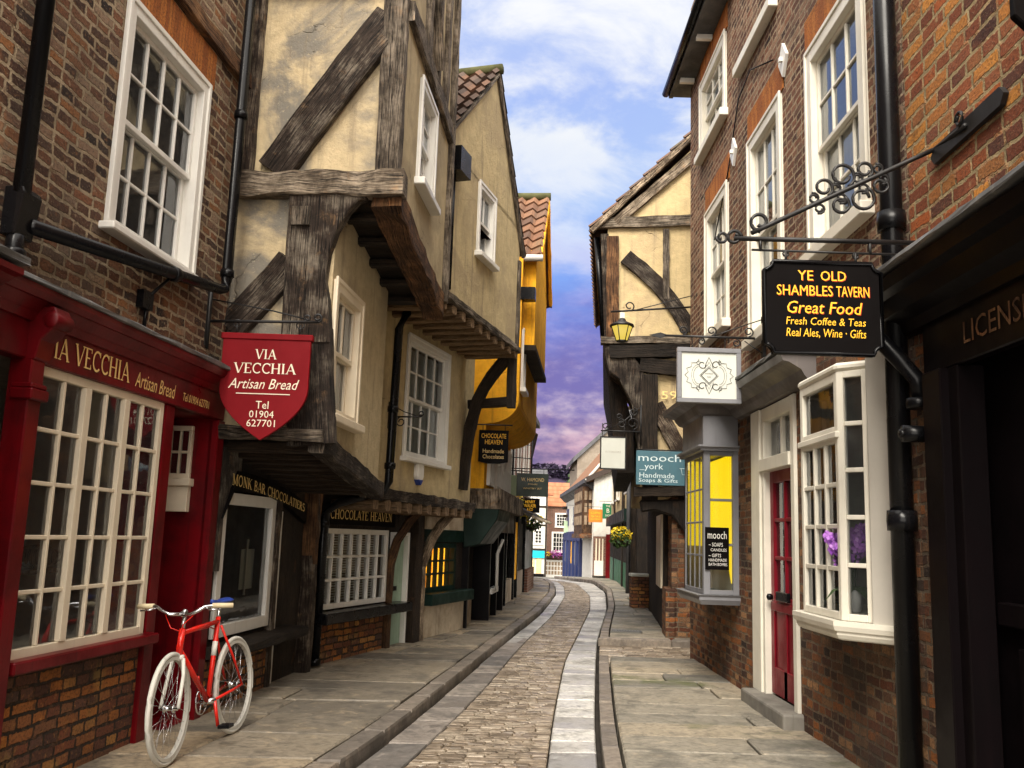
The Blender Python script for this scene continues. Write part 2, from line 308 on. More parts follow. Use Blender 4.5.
M['bike_red'] = paint('bicycle_red', (.62, .016, .008), .2, .08, da=.08, dirt=(.2, .01, .01))
M['bike_white'] = paint('bicycle_white', (.60, .58, .52), .6, .15, da=.55, dirt=(.24, .21, .17))
M['chrome'] = paint('chrome', (.65, .65, .66), .18, .1, metal=1., da=.1)
M['grip'] = paint('cork_grip', (.72, .60, .38), .7, .15)
M['bluesaddle'] = paint('blue_saddle', (.02, .05, .28), .4, .15)
M['leaf'] = leafm('leaf_green', [(.02, .05, .012), (.05, .10, .02), (.09, .15, .035)])
M['leaf_tree'] = leafm('tree_green', [(.035, .06, .02), (.06, .11, .04), (.11, .17, .06)])
M['orchid'] = leafm('orchid_purple', [(.26, .07, .45), (.46, .16, .66), (.66, .34, .82)])
M['yellowflower'] = leafm('yellow_petals', [(.75, .5, .0), (.9, .65, .02), (.85, .75, .1)])
M['pinkflower'] = leafm('pink_petals', [(.35, .05, .2), (.5, .12, .35), (.3, .12, .45)])
M['pot'] = paint('white_pot', (.7, .7, .68), .4, .1)
M['hill'] = leafm('dusky_hill', [(.012, .010, .022), (.02, .014, .034), (.03, .02, .045)])
def check_m():
    t = NT('red_check_cloth'); c = t.n('TexChecker', {'Vector': t.co.outputs['UV'], 'Scale': 28., 'Color1': (.7, .66, .6), 'Color2': (.35, .02, .03)})
    return t.bsdf(col=c.outputs[0], rough=.9)
M['check'] = check_m()
# ------------------------------------------------------------------ mesh builder
class MB:
    def __init__(s): s.v = []; s.f = []; s.uv = []; s.tint = []; s.T = None; s.t = 0.; s.sm = []; s.smooth = False
    def vert(s, p):
        p = Vector(p)
        if s.T is not None: p = s.T @ p
        s.v.append(p); return len(s.v) - 1
    def face(s, idx, uv=None):
        s.f.append(idx); s.uv.append(uv); s.tint.append(s.t); s.sm.append(s.smooth)
    def poly(s, pts, uv=None): s.face([s.vert(p) for p in pts], uv); return s
    def quad(s, a, b, c, d, uv=None): return s.poly((a, b, c, d), uv)
    def box(s, x0, x1, y0, y1, z0, z1, skip=''):
        if x1 < x0: x0, x1 = x1, x0
        if y1 < y0: y0, y1 = y1, y0
        if z1 < z0: z0, z1 = z1, z0
        i = [s.vert(p) for p in ((x0, y0, z0), (x1, y0, z0), (x1, y1, z0), (x0, y1, z0), (x0, y0, z1), (x1, y0, z1), (x1, y1, z1), (x0, y1, z1))]
        for k, q in (('f', (0, 1, 5, 4)), ('r', (1, 2, 6, 5)), ('b', (2, 3, 7, 6)), ('l', (3, 0, 4, 7)), ('t', (4, 5, 6, 7)), ('d', (3, 2, 1, 0))):
            if k not in skip: s.face([i[j] for j in q])
        return s
    def prism(s, pts, y0, y1):                     # pts (x,z) counter-clockwise seen from -y
        n = len(pts); a = [s.vert((x, y0, z)) for x, z in pts]; b = [s.vert((x, y1, z)) for x, z in pts]
        s.face(a); s.face(b[::-1])
        for i in range(n): j = (i + 1) % n; s.face([a[j], a[i], b[i], b[j]])
        return s
    def prism_x(s, pts, x0, x1):                   # pts (y,z)
        n = len(pts); a = [s.vert((x0, y, z)) for y, z in pts]; b = [s.vert((x1, y, z)) for y, z in pts]
        s.face(a[::-1]); s.face(b)
        for i in range(n): j = (i + 1) % n; s.face([a[i], a[j], b[j], b[i]])
        return s
    def prism_z(s, pts, z0, z1):                   # pts (x,y) ccw from above
        n = len(pts); a = [s.vert((x, y, z0)) for x, y in pts]; b = [s.vert((x, y, z1)) for x, y in pts]
        s.face(a[::-1]); s.face(b)
        for i in range(n): j = (i + 1) % n; s.face([a[i], a[j], b[j], b[i]])
        return s
    def sweep(s, pts, prof, up=(0, 0, 1), jit=0., cap=True, closed=False, scale=None):
        pts = [Vector(p) for p in pts]; n = len(pts); rings = []; L = 0.; per = [0.]; m_ = len(prof)
        for i in range(m_): per.append(per[-1] + (Vector(prof[(i + 1) % m_]) - Vector(prof[i])).length)
        Ls = []
        for i, p in enumerate(pts):
            if closed: d = pts[(i + 1) % n] - pts[i - 1]
            else: d = pts[min(i + 1, n - 1)] - pts[max(i - 1, 0)]
            if i: L += (p - pts[i - 1]).length
            Ls.append(L); d.normalize(); u = Vector(up)
            if abs(d.dot(u)) > .97: u = Vector((0, 1, 0)) if abs(d.y) < .9 else Vector((1, 0, 0))
            a = d.cross(u).normalized(); b = a.cross(d).normalized(); r = []
            k = scale[i] if scale else 1.
            for (q, w) in prof:
                jx = random.uniform(-jit, jit) if jit else 0; jy = random.uniform(-jit, jit) if jit else 0
                r.append(s.vert(p + a * (q * k + jx) + b * (w * k + jy)))
            rings.append(r)
        for i in range(n if closed else n - 1):
            A, B = rings[i], rings[(i + 1) % n]; l0, l1 = Ls[i], Ls[i + 1] if i + 1 < n else Ls[i] + .1
            for j in range(m_):
                k = (j + 1) % m_
                s.face([A[j], A[k], B[k], B[j]], [(per[j], l0), (per[j + 1], l0), (per[j + 1], l1), (per[j], l1)])
        if cap and not closed: s.face(rings[0][::-1], [(x, w) for x, w in prof[::-1]]); s.face(rings[-1], [(x, w) for x, w in prof])
        return s
    def tube(s, pts, r, n=8, cap=True, closed=False, scale=None):
        o = s.smooth; s.smooth = True
        s.sweep(pts, [(r * math.cos(2 * math.pi * i / n), r * math.sin(2 * math.pi * i / n)) for i in range(n)], cap=cap, closed=closed, scale=scale); s.smooth = o; return s
    def beam(s, p0, p1, w, h, up=(0, 0, 1), jit=.006, seg=None, bow=0., ch=.015):
        p0, p1 = Vector(p0), Vector(p1); L = (p1 - p0).length; n = seg or max(2, int(L / .18)); d = (p1 - p0).normalized()
        u = Vector(up) if abs(d.dot(Vector(up))) < .97 else Vector((0, 1, 0)); sd_ = d.cross(u).normalized(); uu = sd_.cross(d)
        pts = [p0 + (p1 - p0) * (i / n) + uu * bow * math.sin(math.pi * i / n) for i in range(n + 1)]; a, b = w / 2, h / 2; c = min(ch, a * .4, b * .4)
        return s.sweep(pts, [(-a + c, -b), (a - c, -b), (a, -b + c), (a, b - c), (a - c, b), (-a + c, b), (-a, b - c), (-a, -b + c)], up=up, jit=jit)
    def lathe(s, prof, c=(0, 0, 0), n=20):
        o = s.smooth; s.smooth = True; c = Vector(c); rings = []
        for r, z in prof: rings.append([s.vert(c + Vector((r * math.cos(2 * math.pi * i / n), r * math.sin(2 * math.pi * i / n), z))) for i in range(n)])
        for A, B in zip(rings, rings[1:]):
            for i in range(n): j = (i + 1) % n; s.face([A[i], A[j], B[j], B[i]])
        s.face(rings[0][::-1]); s.face(rings[-1]); s.smooth = o; return s
    def ball(s, c, r, n=8, sq=(1, 1, 1)):
        c = Vector(c); k = max(3, n // 2); T = s.T
        loc = Matrix.Translation(c) @ Matrix.Diagonal((*sq, 1)); s.T = (T @ loc) if T is not None else loc
        s.lathe([(r * math.sin(math.pi * max(.02, min(.98, i / k))), -r * math.cos(math.pi * i / k)) for i in range(k + 1)], (0, 0, 0), n); s.T = T; return s
    def slab(s, q, z0, z1, c=.012):                 # q: 4 (x,y) corners ccw; a worn stone with eased edges
        ctr = (sum(p[0] for p in q) / 4, sum(p[1] for p in q) / 4)
        def ins(p, d):
            v = Vector((ctr[0] - p[0], ctr[1] - p[1])); l = v.length or 1; return (p[0] + v.x / l * d, p[1] + v.y / l * d)
        tops = z1 if isinstance(z1, (list, tuple)) else [z1] * 4
        a = [s.vert((*p, z0)) for p in q]; b = [s.vert((*p, t - c)) for p, t in zip(q, tops)]; t_ = [s.vert((*ins(p, c * 1.4), t)) for p, t in zip(q, tops)]
        s.face(t_)
        for i in range(4):
            j = (i + 1) % 4; s.face([b[i], b[j], t_[j], t_[i]]); s.face([a[i], a[j], b[j], b[i]])
        return s
    def wall(s, u0, u1, v0, v1, holes=(), y=0., rev=.14, thick=None):
        us = sorted({u0, u1, *[min(max(k, u0), u1) for h in holes for k in h[:2]]}); vs = sorted({v0, v1, *[min(max(k, v0), v1) for h in holes for k in h[2:4]]})
        for a, b in zip(us, us[1:]):
            for c, d in zip(vs, vs[1:]):
                cu, cv = (a + b) / 2, (c + d) / 2
                if any(h[0] < cu < h[1] and h[2] < cv < h[3] for h in holes): continue
                s.quad((a, y, c), (b, y, c), (b, y, d), (a, y, d))
        for h in holes:
            a, b, c, d = max(h[0], u0), min(h[1], u1), max(h[2], v0), min(h[3], v1); e = y + (h[4] if len(h) > 4 else rev)
            s.quad((a, y, c), (a, y, d), (a, e, d), (a, e, c)); s.quad((b, y, d), (b, y, c), (b, e, c), (b, e, d))
            s.quad((a, y, d), (b, y, d), (b, e, d), (a, e, d)); s.quad((b, y, c), (a, y, c), (a, e, c), (b, e, c))
        return s
    def build(s, name, mat, parent=None, bevel=0., seg=1):
        me = bpy.data.meshes.new(name); me.from_pydata([tuple(v) for v in s.v], [], s.f); me.materials.append(mat if not isinstance(mat, str) else M[mat])
        ul = me.uv_layers.new(name='UVMap'); ta = me.attributes.new('tint', 'FLOAT', 'FACE')
        for i, p in enumerate(me.polygons):
            uv = s.uv[i]; p.use_smooth = s.sm[i]
            if uv is None:
                nx, ny, nz = (abs(k) for k in p.normal)
                for li, vi in zip(p.loop_indices, p.vertices):
                    x, y, z = me.vertices[vi].co
                    ul.data[li].uv = (x, z) if ny >= nx and ny >= nz else ((y, z) if nx >= nz else (x, y))
            else:
                for li, q in zip(p.loop_indices, uv): ul.data[li].uv = q
        ta.data.foreach_set('value', s.tint)
        o = bpy.data.objects.new(name, me); COL.objects.link(o)
        if parent is not None: o.parent = parent
        if bevel:
            b = o.modifiers.new('bevel', 'BEVEL'); b.width = bevel; b.segments = seg; b.limit_method = 'ANGLE'; b.angle_limit = R(40)
        return o
class Fr:
    """A vertical facade frame: x runs along the wall in reading direction, y goes into the wall, z is up."""
    def __init__(s, a, b):
        s.o = np.array([a[0], a[1], 0.]); d = np.array([b[0] - a[0], b[1] - a[1], 0.]); s.u = d / np.linalg.norm(d); s.y = np.cross([0, 0, 1.], s.u)
    def sub(s, u0, off=0.):
        p = s.o + s.u * u0 - s.y * off; return Fr(p, p + s.u)
    def uv(s, px, py, off=0.):
        d = ray(px, py); o = np.array([0, 0, EYE]) - s.o; t = (-off - o @ s.y) / (d @ s.y); p = o + t * d; return float(p @ s.u), float(p[2])
    def su(s, px, py, u=0.):
        d = ray(px, py); o = np.array([0, 0, EYE]) - s.o; t = (u - o @ s.u) / (d @ s.u); p = o + t * d; return float(p @ s.y), float(p[2])     # (y, z) on the end wall x = u
    def rect(s, tl, tr, br, bl, off=0.):
        a, b, c, d = (s.uv(*p, off) for p in (tl, tr, br, bl)); return (a[0] + d[0]) / 2, (b[0] + c[0]) / 2, (c[1] + d[1]) / 2, (a[1] + b[1]) / 2
    def pt(s, u, y, z): return Vector(s.o + s.u * u + s.y * y + np.array([0, 0, z]))
    @property
    def rz(s): return math.atan2(s.u[1], s.u[0])
def tag(o, label, cat, group=None, kind=None):
    if label: o['label'] = label
    if cat: o['category'] = cat
    if group: o['group'] = group
    if kind: o['kind'] = kind
    return o
def empty(name, fr, label, cat, group=None, loc=None, rz=0.):
    o = bpy.data.objects.new(name, None); COL.objects.link(o); o.empty_display_size = .2
    if fr is not None: o.location = fr.o; o.rotation_euler = (0, 0, fr.rz)
    else: o.location = loc; o.rotation_euler = (0, 0, rz)
    return tag(o, label, cat, group)
def B(*a): return MB().box(*a)
def TR(x, y, z, rz=0., rx=0., ry=0.): return Matrix.Translation((x, y, z)) @ Matrix.Rotation(rz, 4, 'Z') @ Matrix.Rotation(ry, 4, 'Y') @ Matrix.Rotation(rx, 4, 'X')
def copy_tree(o, parent=None):
    c = o.copy(); COL.objects.link(c)
    if parent is not None: c.parent = parent
    for ch in o.children: copy_tree(ch, c)
    return c
# ------------------------------------------------------------------ lettering
def arc(cx, cz, rx, rz, a0, a1, n=9): return [(cx + rx * math.cos(R(a0 + (a1 - a0) * i / n)), cz + rz * math.sin(R(a0 + (a1 - a0) * i / n))) for i in range(n + 1)]
TK, TN = .15, .065
GL = {  # letter: (advance, [(points, stroke)], serif centres)
 'A': (.86, [([(.06, 0), (.40, 1)], TN), ([(.40, 1), (.76, 0)], TK), ([(.2, .33), (.62, .33)], TN)], [(.06, 0), (.76, 0)]),
 'B': (.68, [([(.12, 0), (.12, 1)], TK), (arc(.2, .75, .30, .22, 90, -90), TN * 1.6), (arc(.22, .27, .36, .24, 90, -90), TN * 1.8), ([(.1, .97), (.22, .97)], TN), ([(.1, .03), (.24, .03)], TN), ([(.1, .52), (.24, .52)], TN)], [(.1, 0), (.1, 1)]),
 'C': (.80, [(arc(.44, .5, .36, .47, 45, 315, 16), TN * 1.7), ([(.70, .98), (.70, .72)], TN)], []),
 'E': (.66, [([(.12, 0), (.12, 1)], TK), ([(.1, .97), (.56, .97)], TN), ([(.1, .03), (.58, .03)], TN), ([(.1, .52), (.44, .52)], TN), ([(.56, 1), (.56, .78)], TN), ([(.58, 0), (.58, .24)], TN)], [(.1, 0), (.1, 1)]),
 'H': (.86, [([(.12, 0), (.12, 1)], TK), ([(.68, 0), (.68, 1)], TK), ([(.12, .5), (.68, .5)], TN)], [(.12, 0), (.12, 1), (.68, 0), (.68, 1)]),
 'I': (.38, [([(.15, 0), (.15, 1)], TK)], [(.15, 0), (.15, 1)]),
 'K': (.80, [([(.12, 0), (.12, 1)], TK), ([(.14, .38), (.62, 1)], TN), ([(.28, .55), (.68, 0)], TK)], [(.12, 0), (.12, 1), (.62, 1), (.68, 0)]),
 'L': (.64, [([(.12, 0), (.12, 1)], TK), ([(.1, .03), (.56, .03)], TN), ([(.56, 0), (.56, .26)], TN)], [(.12, 0), (.12, 1)]),
 'M': (1.0, [([(.1, 0), (.1, 1)], TN), ([(.1, 1), (.45, .08)], TK), ([(.45, .08), (.8, 1)], TN), ([(.8, 1), (.8, 0)], TK)], [(.1, 0), (.8, 0), (.06, 1), (.84, 1)]),
 'N': (.86, [([(.12, 0), (.12, 1)], TN), ([(.12, 1), (.68, 0)], TK), ([(.68, 0), (.68, 1)], TN)], [(.12, 0), (.08, 1), (.68, 1)]),
 'O': (.90, [(arc(.42, .5, .35, .47, 0, 360, 20), TN * 1.7)], []),
 'R': (.76, [([(.12, 0), (.12, 1)], TK), (arc(.2, .74, .32, .23, 90, -90), TN * 1.7), ([(.1, .97), (.22, .97)], TN), ([(.1, .51), (.24, .51)], TN), ([(.30, .5), (.66, 0)], TK)], [(.12, 0), (.1, 1), (.66, 0)]),
 'S': (.62, [(arc(.30, .74, .21, .22, 30, 270, 9) + arc(.30, .27, .23, .24, 90, -150, 9), TN * 1.8)], []),
 'T': (.74, [([(.34, 0), (.34, 1)], TK), ([(.04, .97), (.64, .97)], TN), ([(.04, 1), (.04, .76)], TN), ([(.64, 1), (.64, .76)], TN)], [(.34, 0)]),
 'V': (.86, [([(.06, 1), (.40, 0)], TK), ([(.40, 0), (.76, 1)], TN)], [(.06, 1), (.76, 1)]),
 ' ': (.42, [], [])}
def serif_mesh(txt):
    V, F = [], []; x = 0.; k = 0
    def rib(pts, w, dx, dep):
        n = len(pts); b = len(V)
        for i, p in enumerate(pts):
            a = pts[max(i - 1, 0)]; c = pts[min(i + 1, n - 1)]; d = Vector((c[0] - a[0], c[1] - a[1])); d.normalize(); q = Vector((-d.y, d.x)) * w / 2
            V.append((p[0] + dx + q.x, dep, p[1] + q.y)); V.append((p[0] + dx - q.x, dep, p[1] - q.y))
        for i in range(n - 1): F.append((b + 2 * i, b + 2 * i + 1, b + 2 * i + 3, b + 2 * i + 2))
    for ch in txt:
        adv, st, se = GL[ch]
        for pts, w in st: rib(pts, w, x, -.0004 * (k % 7)); k += 1
        for (sx, sz) in se:
            sz = .025 if sz == 0 else .975; rib([(sx - .13, sz), (sx + .13, sz)], .05, x, -.0004 * (k % 7)); k += 1
        x += adv + .04
    return V, F
def sans_mesh(txt, shear=0.):
    c = bpy.data.curves.new('lettering', 'FONT'); c.body = txt; c.shear = shear; c.resolution_u = 2
    o = bpy.data.objects.new('lettering', c); COL.objects.link(o)
    dg = bpy.context.evaluated_depsgraph_get(); dg.update(); me = bpy.data.meshes.new_from_object(o.evaluated_get(dg))
    V = [(v.co.x, 0., v.co.y) for v in me.vertices]; F = [tuple(p.vertices) for p in me.polygons]
    bpy.data.objects.remove(o); bpy.data.meshes.remove(me); bpy.data.curves.remove(c); return V, F
def letter(mb, txt, x0, x1, z0, z1, y, font='sans', shear=0., grow=0., T=None):
    V, F = serif_mesh(txt) if font == 'serif' else sans_mesh(txt, shear)
    ax = min(v[0] for v in V); bx = max(v[0] for v in V); az = min(v[2] for v in V); bz = max(v[2] for v in V)
    b = len(mb.v)
    for v in V:
        X = x0 + (v[0] - ax) / (bx - ax) * (x1 - x0); Z = z0 + (v[2] - az) / max(1e-6, bz - az) * (z1 - z0)
        mb.vert((X, y + v[1] * .5, Z))
    for f in F: mb.face([b + i for i in f])
    return mb
def lettering(txt, x0, x1, z0, z1, y, mat, parent, font='sans', shear=0.):
    """txt may be a list of (text, x0, x1, z0, z1) lines"""
    for t in ([(txt, x0, x1, z0, z1)] if isinstance(txt, str) else txt): o = letter(MB(), t[0], *t[1:5], y, font, shear).build('lettering', mat, parent)
    return o
# ------------------------------------------------------------------ windows
def gridbars(mb, x0, x1, z0, z1, cols, rows, y0, y1, bar=.022, stile=.045, thick=(), tb=.06):
    mb.box(x0, x0 + stile, y0, y1, z0, z1); mb.box(x1 - stile, x1, y0, y1, z0, z1); mb.box(x0 + stile, x1 - stile, y0, y1, z0, z0 + stile); mb.box(x0 + stile, x1 - stile, y0, y1, z1 - stile, z1)
    a, b, c, d = x0 + stile, x1 - stile, z0 + stile, z1 - stile
    for i in range(1, cols):
        x = a + (b - a) * i / cols; w = tb if i in thick else bar; e = .012 if i in thick else 0; mb.box(x - w / 2, x + w / 2, y0 - e + .003, y1 - .003, c, d)
    for j in range(1, rows):
        z = c + (d - c) * j / rows; mb.box(a, b, y0 + .006, y1 - .006, z - bar / 2, z + bar / 2)
def room(parent, x0, x1, z0, z1, y, depth, mat='room', name='interior'):
    return MB().box(x0, x1, y, y + depth, z0, z1, skip='f').build(name, mat, parent)
def sash(root, u0, u1, v0, v1, y=0., cols=4, rt=2, rb=2, mat='white', fw=.085, gl='glass', sill=True, cur=None, depth=.8, rmat='room', proud=.03, bar=.022, open_=0., sillh=.07):
    f = MB(); yo = y - proud
    f.box(u0, u0 + fw, yo, y + .13, v0, v1); f.box(u1 - fw, u1, yo, y + .13, v0, v1); f.box(u0 + fw, u1 - fw, yo, y + .13, v1 - fw, v1); f.box(u0 + fw, u1 - fw, yo, y + .13, v0, v0 + fw * .6)
    f.box(u0 - .02, u0 + .02, yo - .012, yo + .01, v0, v1 + .02); f.box(u1 - .02, u1 + .02, yo - .012, yo + .01, v0, v1 + .02); f.box(u0 + .02, u1 - .02, yo - .012, yo + .01, v1 - .02, v1 + .02)
    a, b, c, d = u0 + fw, u1 - fw, v0 + fw * .6, v1 - fw; mid = c + (d - c) * rb / (rt + rb)
    gridbars(f, a + .002, b - .002, mid - .02, d, cols, rt, y + .02, y + .058, bar, .04); gridbars(f, a + .002, b - .002, c, mid + .02 - open_, cols, rb, y + .062, y + .10, bar, .045)
    fo = f.build('sash_window', mat, root, bevel=.004)
    MB().quad((a, y + .042, mid), (b, y + .042, mid), (b, y + .042, d), (a, y + .042, d)).quad((a, y + .084, c), (b, y + .084, c), (b, y + .084, mid), (a, y + .084, mid)).build('pane', gl, fo)
    if sill: B(u0 - .05, u1 + .05, yo - .07, y + .06, v0 - sillh, v0 - .002).build('sill', mat, fo, bevel=.008)
    room(fo, u0 + .02, u1 - .02, v0 + .01, v1 - .01, y + .125, depth, rmat)
    if cur:
        c_ = MB(); n = 36; c_.smooth = True; z1c = c + (d - c) * cur
        for i in range(n):
            xa, xb = a + (b - a) * i / n, a + (b - a) * (i + 1) / n; ya, yb = (y + .108 + .012 * math.sin(i * 1.3) for i in (i, i + 1))
            c_.quad((xa, ya, c), (xb, yb, c), (xb, yb, z1c), (xa, ya, z1c))
        c_.build('curtain', 'curtain', fo)
    return fo
def shopwin(root, u0, u1, v0, v1, y=0., cols=6, rows=5, mat='cream', thick=(), bar=.03, st=.06, gl='glass_shop', depth=1.2, rmat='room', name='shop_window', th=.07, tb=.07, T=None):
    f = MB(); f.T = T; gridbars(f, u0, u1, v0, v1, cols, rows, y, y + th, bar, st, thick, tb); fo = f.build(name, mat, root, bevel=.004)
    g = MB(); g.T = T; g.quad((u0 + .01, y + th * .55, v0 + .01), (u1 - .01, y + th * .55, v0 + .01), (u1 - .01, y + th * .55, v1 - .01), (u0 + .01, y + th * .55, v1 - .01)).build('pane', gl, fo)
    if depth: room(fo, u0 + .01, u1 - .01, v0 + .01, v1 - .01, y + th + .01, depth, rmat)
    return fo
def moulding(prof, pts, mb=None):
    """sweep a (outward, up) profile along a plan path of (x, y) points at z; profile outward is to the right of travel"""
    mb = mb or MB(); n = len(pts); rings = []
    P = [Vector(p) for p in pts]
    for i, p in enumerate(P):
        d0 = (P[i] - P[i - 1]).normalized() if i else (P[1] - P[0]).normalized(); d1 = (P[i + 1] - P[i]).normalized() if i < n - 1 else d0
        n0 = Vector((d0.y, -d0.x, 0)); n1 = Vector((d1.y, -d1.x, 0)); q = (n0 + n1); q /= max(.3, q.length_squared / 2)
        rings.append([mb.vert(p + q * a + Vector((0, 0, b))) for a, b in prof])
    for A, C in zip(rings, rings[1:]):
        for j in range(len(prof)): k = (j + 1) % len(prof); mb.face([A[j], C[j], C[k], A[k]])
    mb.face(rings[0]); mb.face(rings[-1][::-1]); return mb
def spiral(cx, cz, r, a0, turns, n=26, k=.78): return [(cx + r * (1 - k * i / n) * math.cos(a0 + turns * 2 * math.pi * i / n), cz + r * (1 - k * i / n) * math.sin(a0 + turns * 2 * math.pi * i / n)) for i in range(n + 1)]
def pantiles(mb, p00, du, dv, n_up, w=.24, c=.30):
    """p00 eave corner, du along the eave, dv up the slope (vectors with full length)"""
    p00, du, dv = Vector(p00), Vector(du), Vector(dv); nrm = du.cross(dv).normalized(); nrm = nrm if nrm.z > 0 else -nrm
    nu = max(1, round(du.length / w)); nv = max(1, round(dv.length / c)); sub = 6; mb.smooth = True
    for j in range(nv):
        for i in range(nu):
            mb.t = random.random()
            for k in range(sub):
                def P(s_, v_, lift):
                    ph = 2 * math.pi * s_; h = .035 * math.sin(ph) + .012 * math.sin(2 * ph) + lift
                    return p00 + du * ((i + s_) / nu) + dv * ((j + v_) / nv) + nrm * h
                a, b = k / sub, (k + 1) / sub
                mb.quad(P(a, 0, .04), P(b, 0, .04), P(b, 1.0, .004), P(a, 1.0, .004)); mb.quad(P(a, 0, -.0), P(b, 0, -.0), P(b, 0, .04), P(a, 0, .04))
    mb.smooth = False; return mb
def clump(mb, c, rad, n, size, sq=(1, 1, 1), seedless=True):
    c = Vector(c)
    for _ in range(n):
        while True:
            p = Vector((random.uniform(-1, 1), random.uniform(-1, 1), random.uniform(-1, 1)))
            if p.length < 1: break
        p = p * (p.length ** -.35 if p.length > .05 else 1); q = c + Vector((p.x * rad * sq[0], p.y * rad * sq[1], p.z * rad * sq[2])); mb.t = random.random()
        a = Vector((random.uniform(-1, 1), random.uniform(-1, 1), random.uniform(-1, 1))).normalized(); b = a.cross(Vector((random.uniform(-1, 1), random.uniform(-1, 1), random.uniform(-.3, 1)))).normalized(); s_ = size * random.uniform(.6, 1.3)
        mb.poly((q - a * s_, q + b * s_ * .45, q + a * s_, q - b * s_ * .45))
    return mb
# ------------------------------------------------------------------ ground
def prof(Y): return 0. if Y < 33 else (-.03 * (Y - 33) if Y < 50 else -.51 - .04 * (min(Y, 100) - 50))
def crv(tab):
    ys, xs = zip(*tab)
    def f(Y):
        # smooth: average of a few interpolated samples
        return float(np.mean([np.interp(Y + k, ys, xs) for k in (-.8, -.4, 0, .4, .8)]))
    return f
KL = crv([(-4, -2.9), (0, -2.1), (6.05, -1.05), (7.04, -.87), (9.73, -.53), (13.55, -.05), (19.3, .72), (25.9, 1.37), (31, 1.62), (36, 1.45), (44, .9)])       # left kerb edge
GLr = crv([(-4, -2.35), (0, -1.55), (6, -.72), (7.7, -.46), (9.7, -.19), (13.4, .22), (19.3, 1.0), (26, 1.66), (31, 1.92), (36, 1.78), (44, 1.2)])              # left gutter / setts
GRl = crv([(-4, -.5), (0, -.2), (6.57, .32), (8.25, .44), (12.23, .79), (14.64, 1.1), (20.9, 1.88), (26.35, 2.36), (33, 2.5), (37, 2.2), (44, 1.5)])            # setts / right gutter
KR = crv([(-4, .1), (0, .25), (6.6, .70), (8.3, .84), (12.3, 1.23), (14.8, 1.49), (21, 2.30), (28, 3.0), (33, 3.12), (38, 2.75), (44, 2.1)])                     # right kerb edge
WL = crv([(-4, -3.3), (6.7, -2.2), (10.2, -1.9), (15, -.5), (17.8, -.2), (20.1, .1), (28, .8), (36, .9), (44, .3)])
g = MB(); ys = [-12, 0, 10, 20, 33, 36, 40, 45, 50, 60, 75, 90, 100, 160, 400, 900]
xs = [-600, -60, -12, -4, 0, 4, 12, 60, 600]
for a, b in zip(ys, ys[1:]):
    for c, d in zip(xs, xs[1:]): g.quad((c, a, prof(a) - .05), (d, a, prof(a) - .05), (d, b, prof(b) - .05), (c, b, prof(b) - .05))
tag(g.build('ground', 'joint'), None, None, kind='structure')
def strip(name, mat, fl, fr_, y0, y1, dy, lanes, z, gap=.008, skew=.0, zj=.004, c=.012, wob=.01, split=None):
    mb = MB(); Y = y0
    while Y < y1:
        h = random.uniform(*dy); Yb = Y + h; l0, r0, l1, r1 = fl(Y), fr_(Y), fl(Yb), fr_(Yb); w = r0 - l0
        nl = random.randint(*lanes) if isinstance(lanes, tuple) else lanes
        if split: nl = max(1, round(w / random.uniform(*split)))
        cuts = [0.] + sorted([(i + random.uniform(-.3, .3)) / nl for i in range(1, nl)]) + [1.]
        for a, b in zip(cuts, cuts[1:]):
            mb.t = random.random(); j = lambda: random.uniform(-wob, wob)
            q = [(l0 + (r0 - l0) * a + gap / 2, Y + gap / 2 + j() * .5 + skew * a), (l0 + (r0 - l0) * b - gap / 2, Y + gap / 2 + j() * .5 + skew * b), (l1 + (r1 - l1) * b - gap / 2, Yb - gap / 2 + skew * b), (l1 + (r1 - l1) * a + gap / 2, Yb - gap / 2 + skew * a)]
            pz = prof(Y); zz_ = z + random.uniform(-zj, zj) + pz; tl = random.uniform(-zj, zj)
            mb.slab(q, z - .12 + pz, [zz_ - tl, zz_ + tl, zz_ + tl * .6, zz_ - tl * .4], c)
        Y = Yb
    o = mb.build(name, mat); tag(o, None, None, kind='structure'); return o
strip('pavement', 'flag', lambda y: WL(y) - .45, lambda y: KL(y) - .17, 2, 44, (.42, .8), (1, 2), .10, .017, .05, .006)
strip('kerb', 'kerb', lambda y: KL(y) - .165, KL, 2, 44, (.7, 1.2), 1, .098, .008, 0, .004, .02)
strip('gutter', 'gutter', lambda y: KL(y) + .02, GLr, 14.05, 42, (.5, .8), 1, .014, .012, .02, .004)
strip('gutter', 'gutterl', lambda y: KL(y) + .02, GLr, 2, 14, (.55, .95), 1, .012, .01, .02, .004)
strip('road', 'sett', GLr, GRl, 2, 40, (.055, .085), 6, .012, .008, .02, .004, .008, .006, split=(.10, .20))
strip('gutter', 'gutter', GRl, lambda y: KR(y) - .03, 2, 42, (.32, .62), 1, .016, .012, .02, .004)
strip('kerb', 'kerb', KR, lambda y: KR(y) + .13, 2, 12.2, (.6, 1.0), 1, .075, .010, 0, .004, .02)
strip('pavement', 'flag_r', lambda y: KR(y) + .14, lambda y: 2.75, 2, 12.2, (.34, .62), (1, 2), .085, .017, .04, .006)
strip('road', 'sett', KR, lambda y: 9., 12.25, 14.0, (.12, .16), 6, .025, .01, 0, .006, .014, .008, split=(.2, .32))
strip('kerb', 'kerb', lambda y: KR(y) - .02, lambda y: 7., 14.02, 14.2, (.18, .18), 6, .13, .01, 0, .003, .02)
strip('kerb', 'kerb', KR, lambda y: KR(y) + .14, 14.22, 42, (.6, 1.0), 1, .125, .010, 0, .003, .02)
strip('pavement', 'flag_r', lambda y: KR(y) + .15, lambda y: 3.0 if y < 24 else 3.6 + min(2.2, (y - 24) * .3), 14.22, 44, (.4, .7), (1, 2), .13, .010, .04, .005)
far = MB()
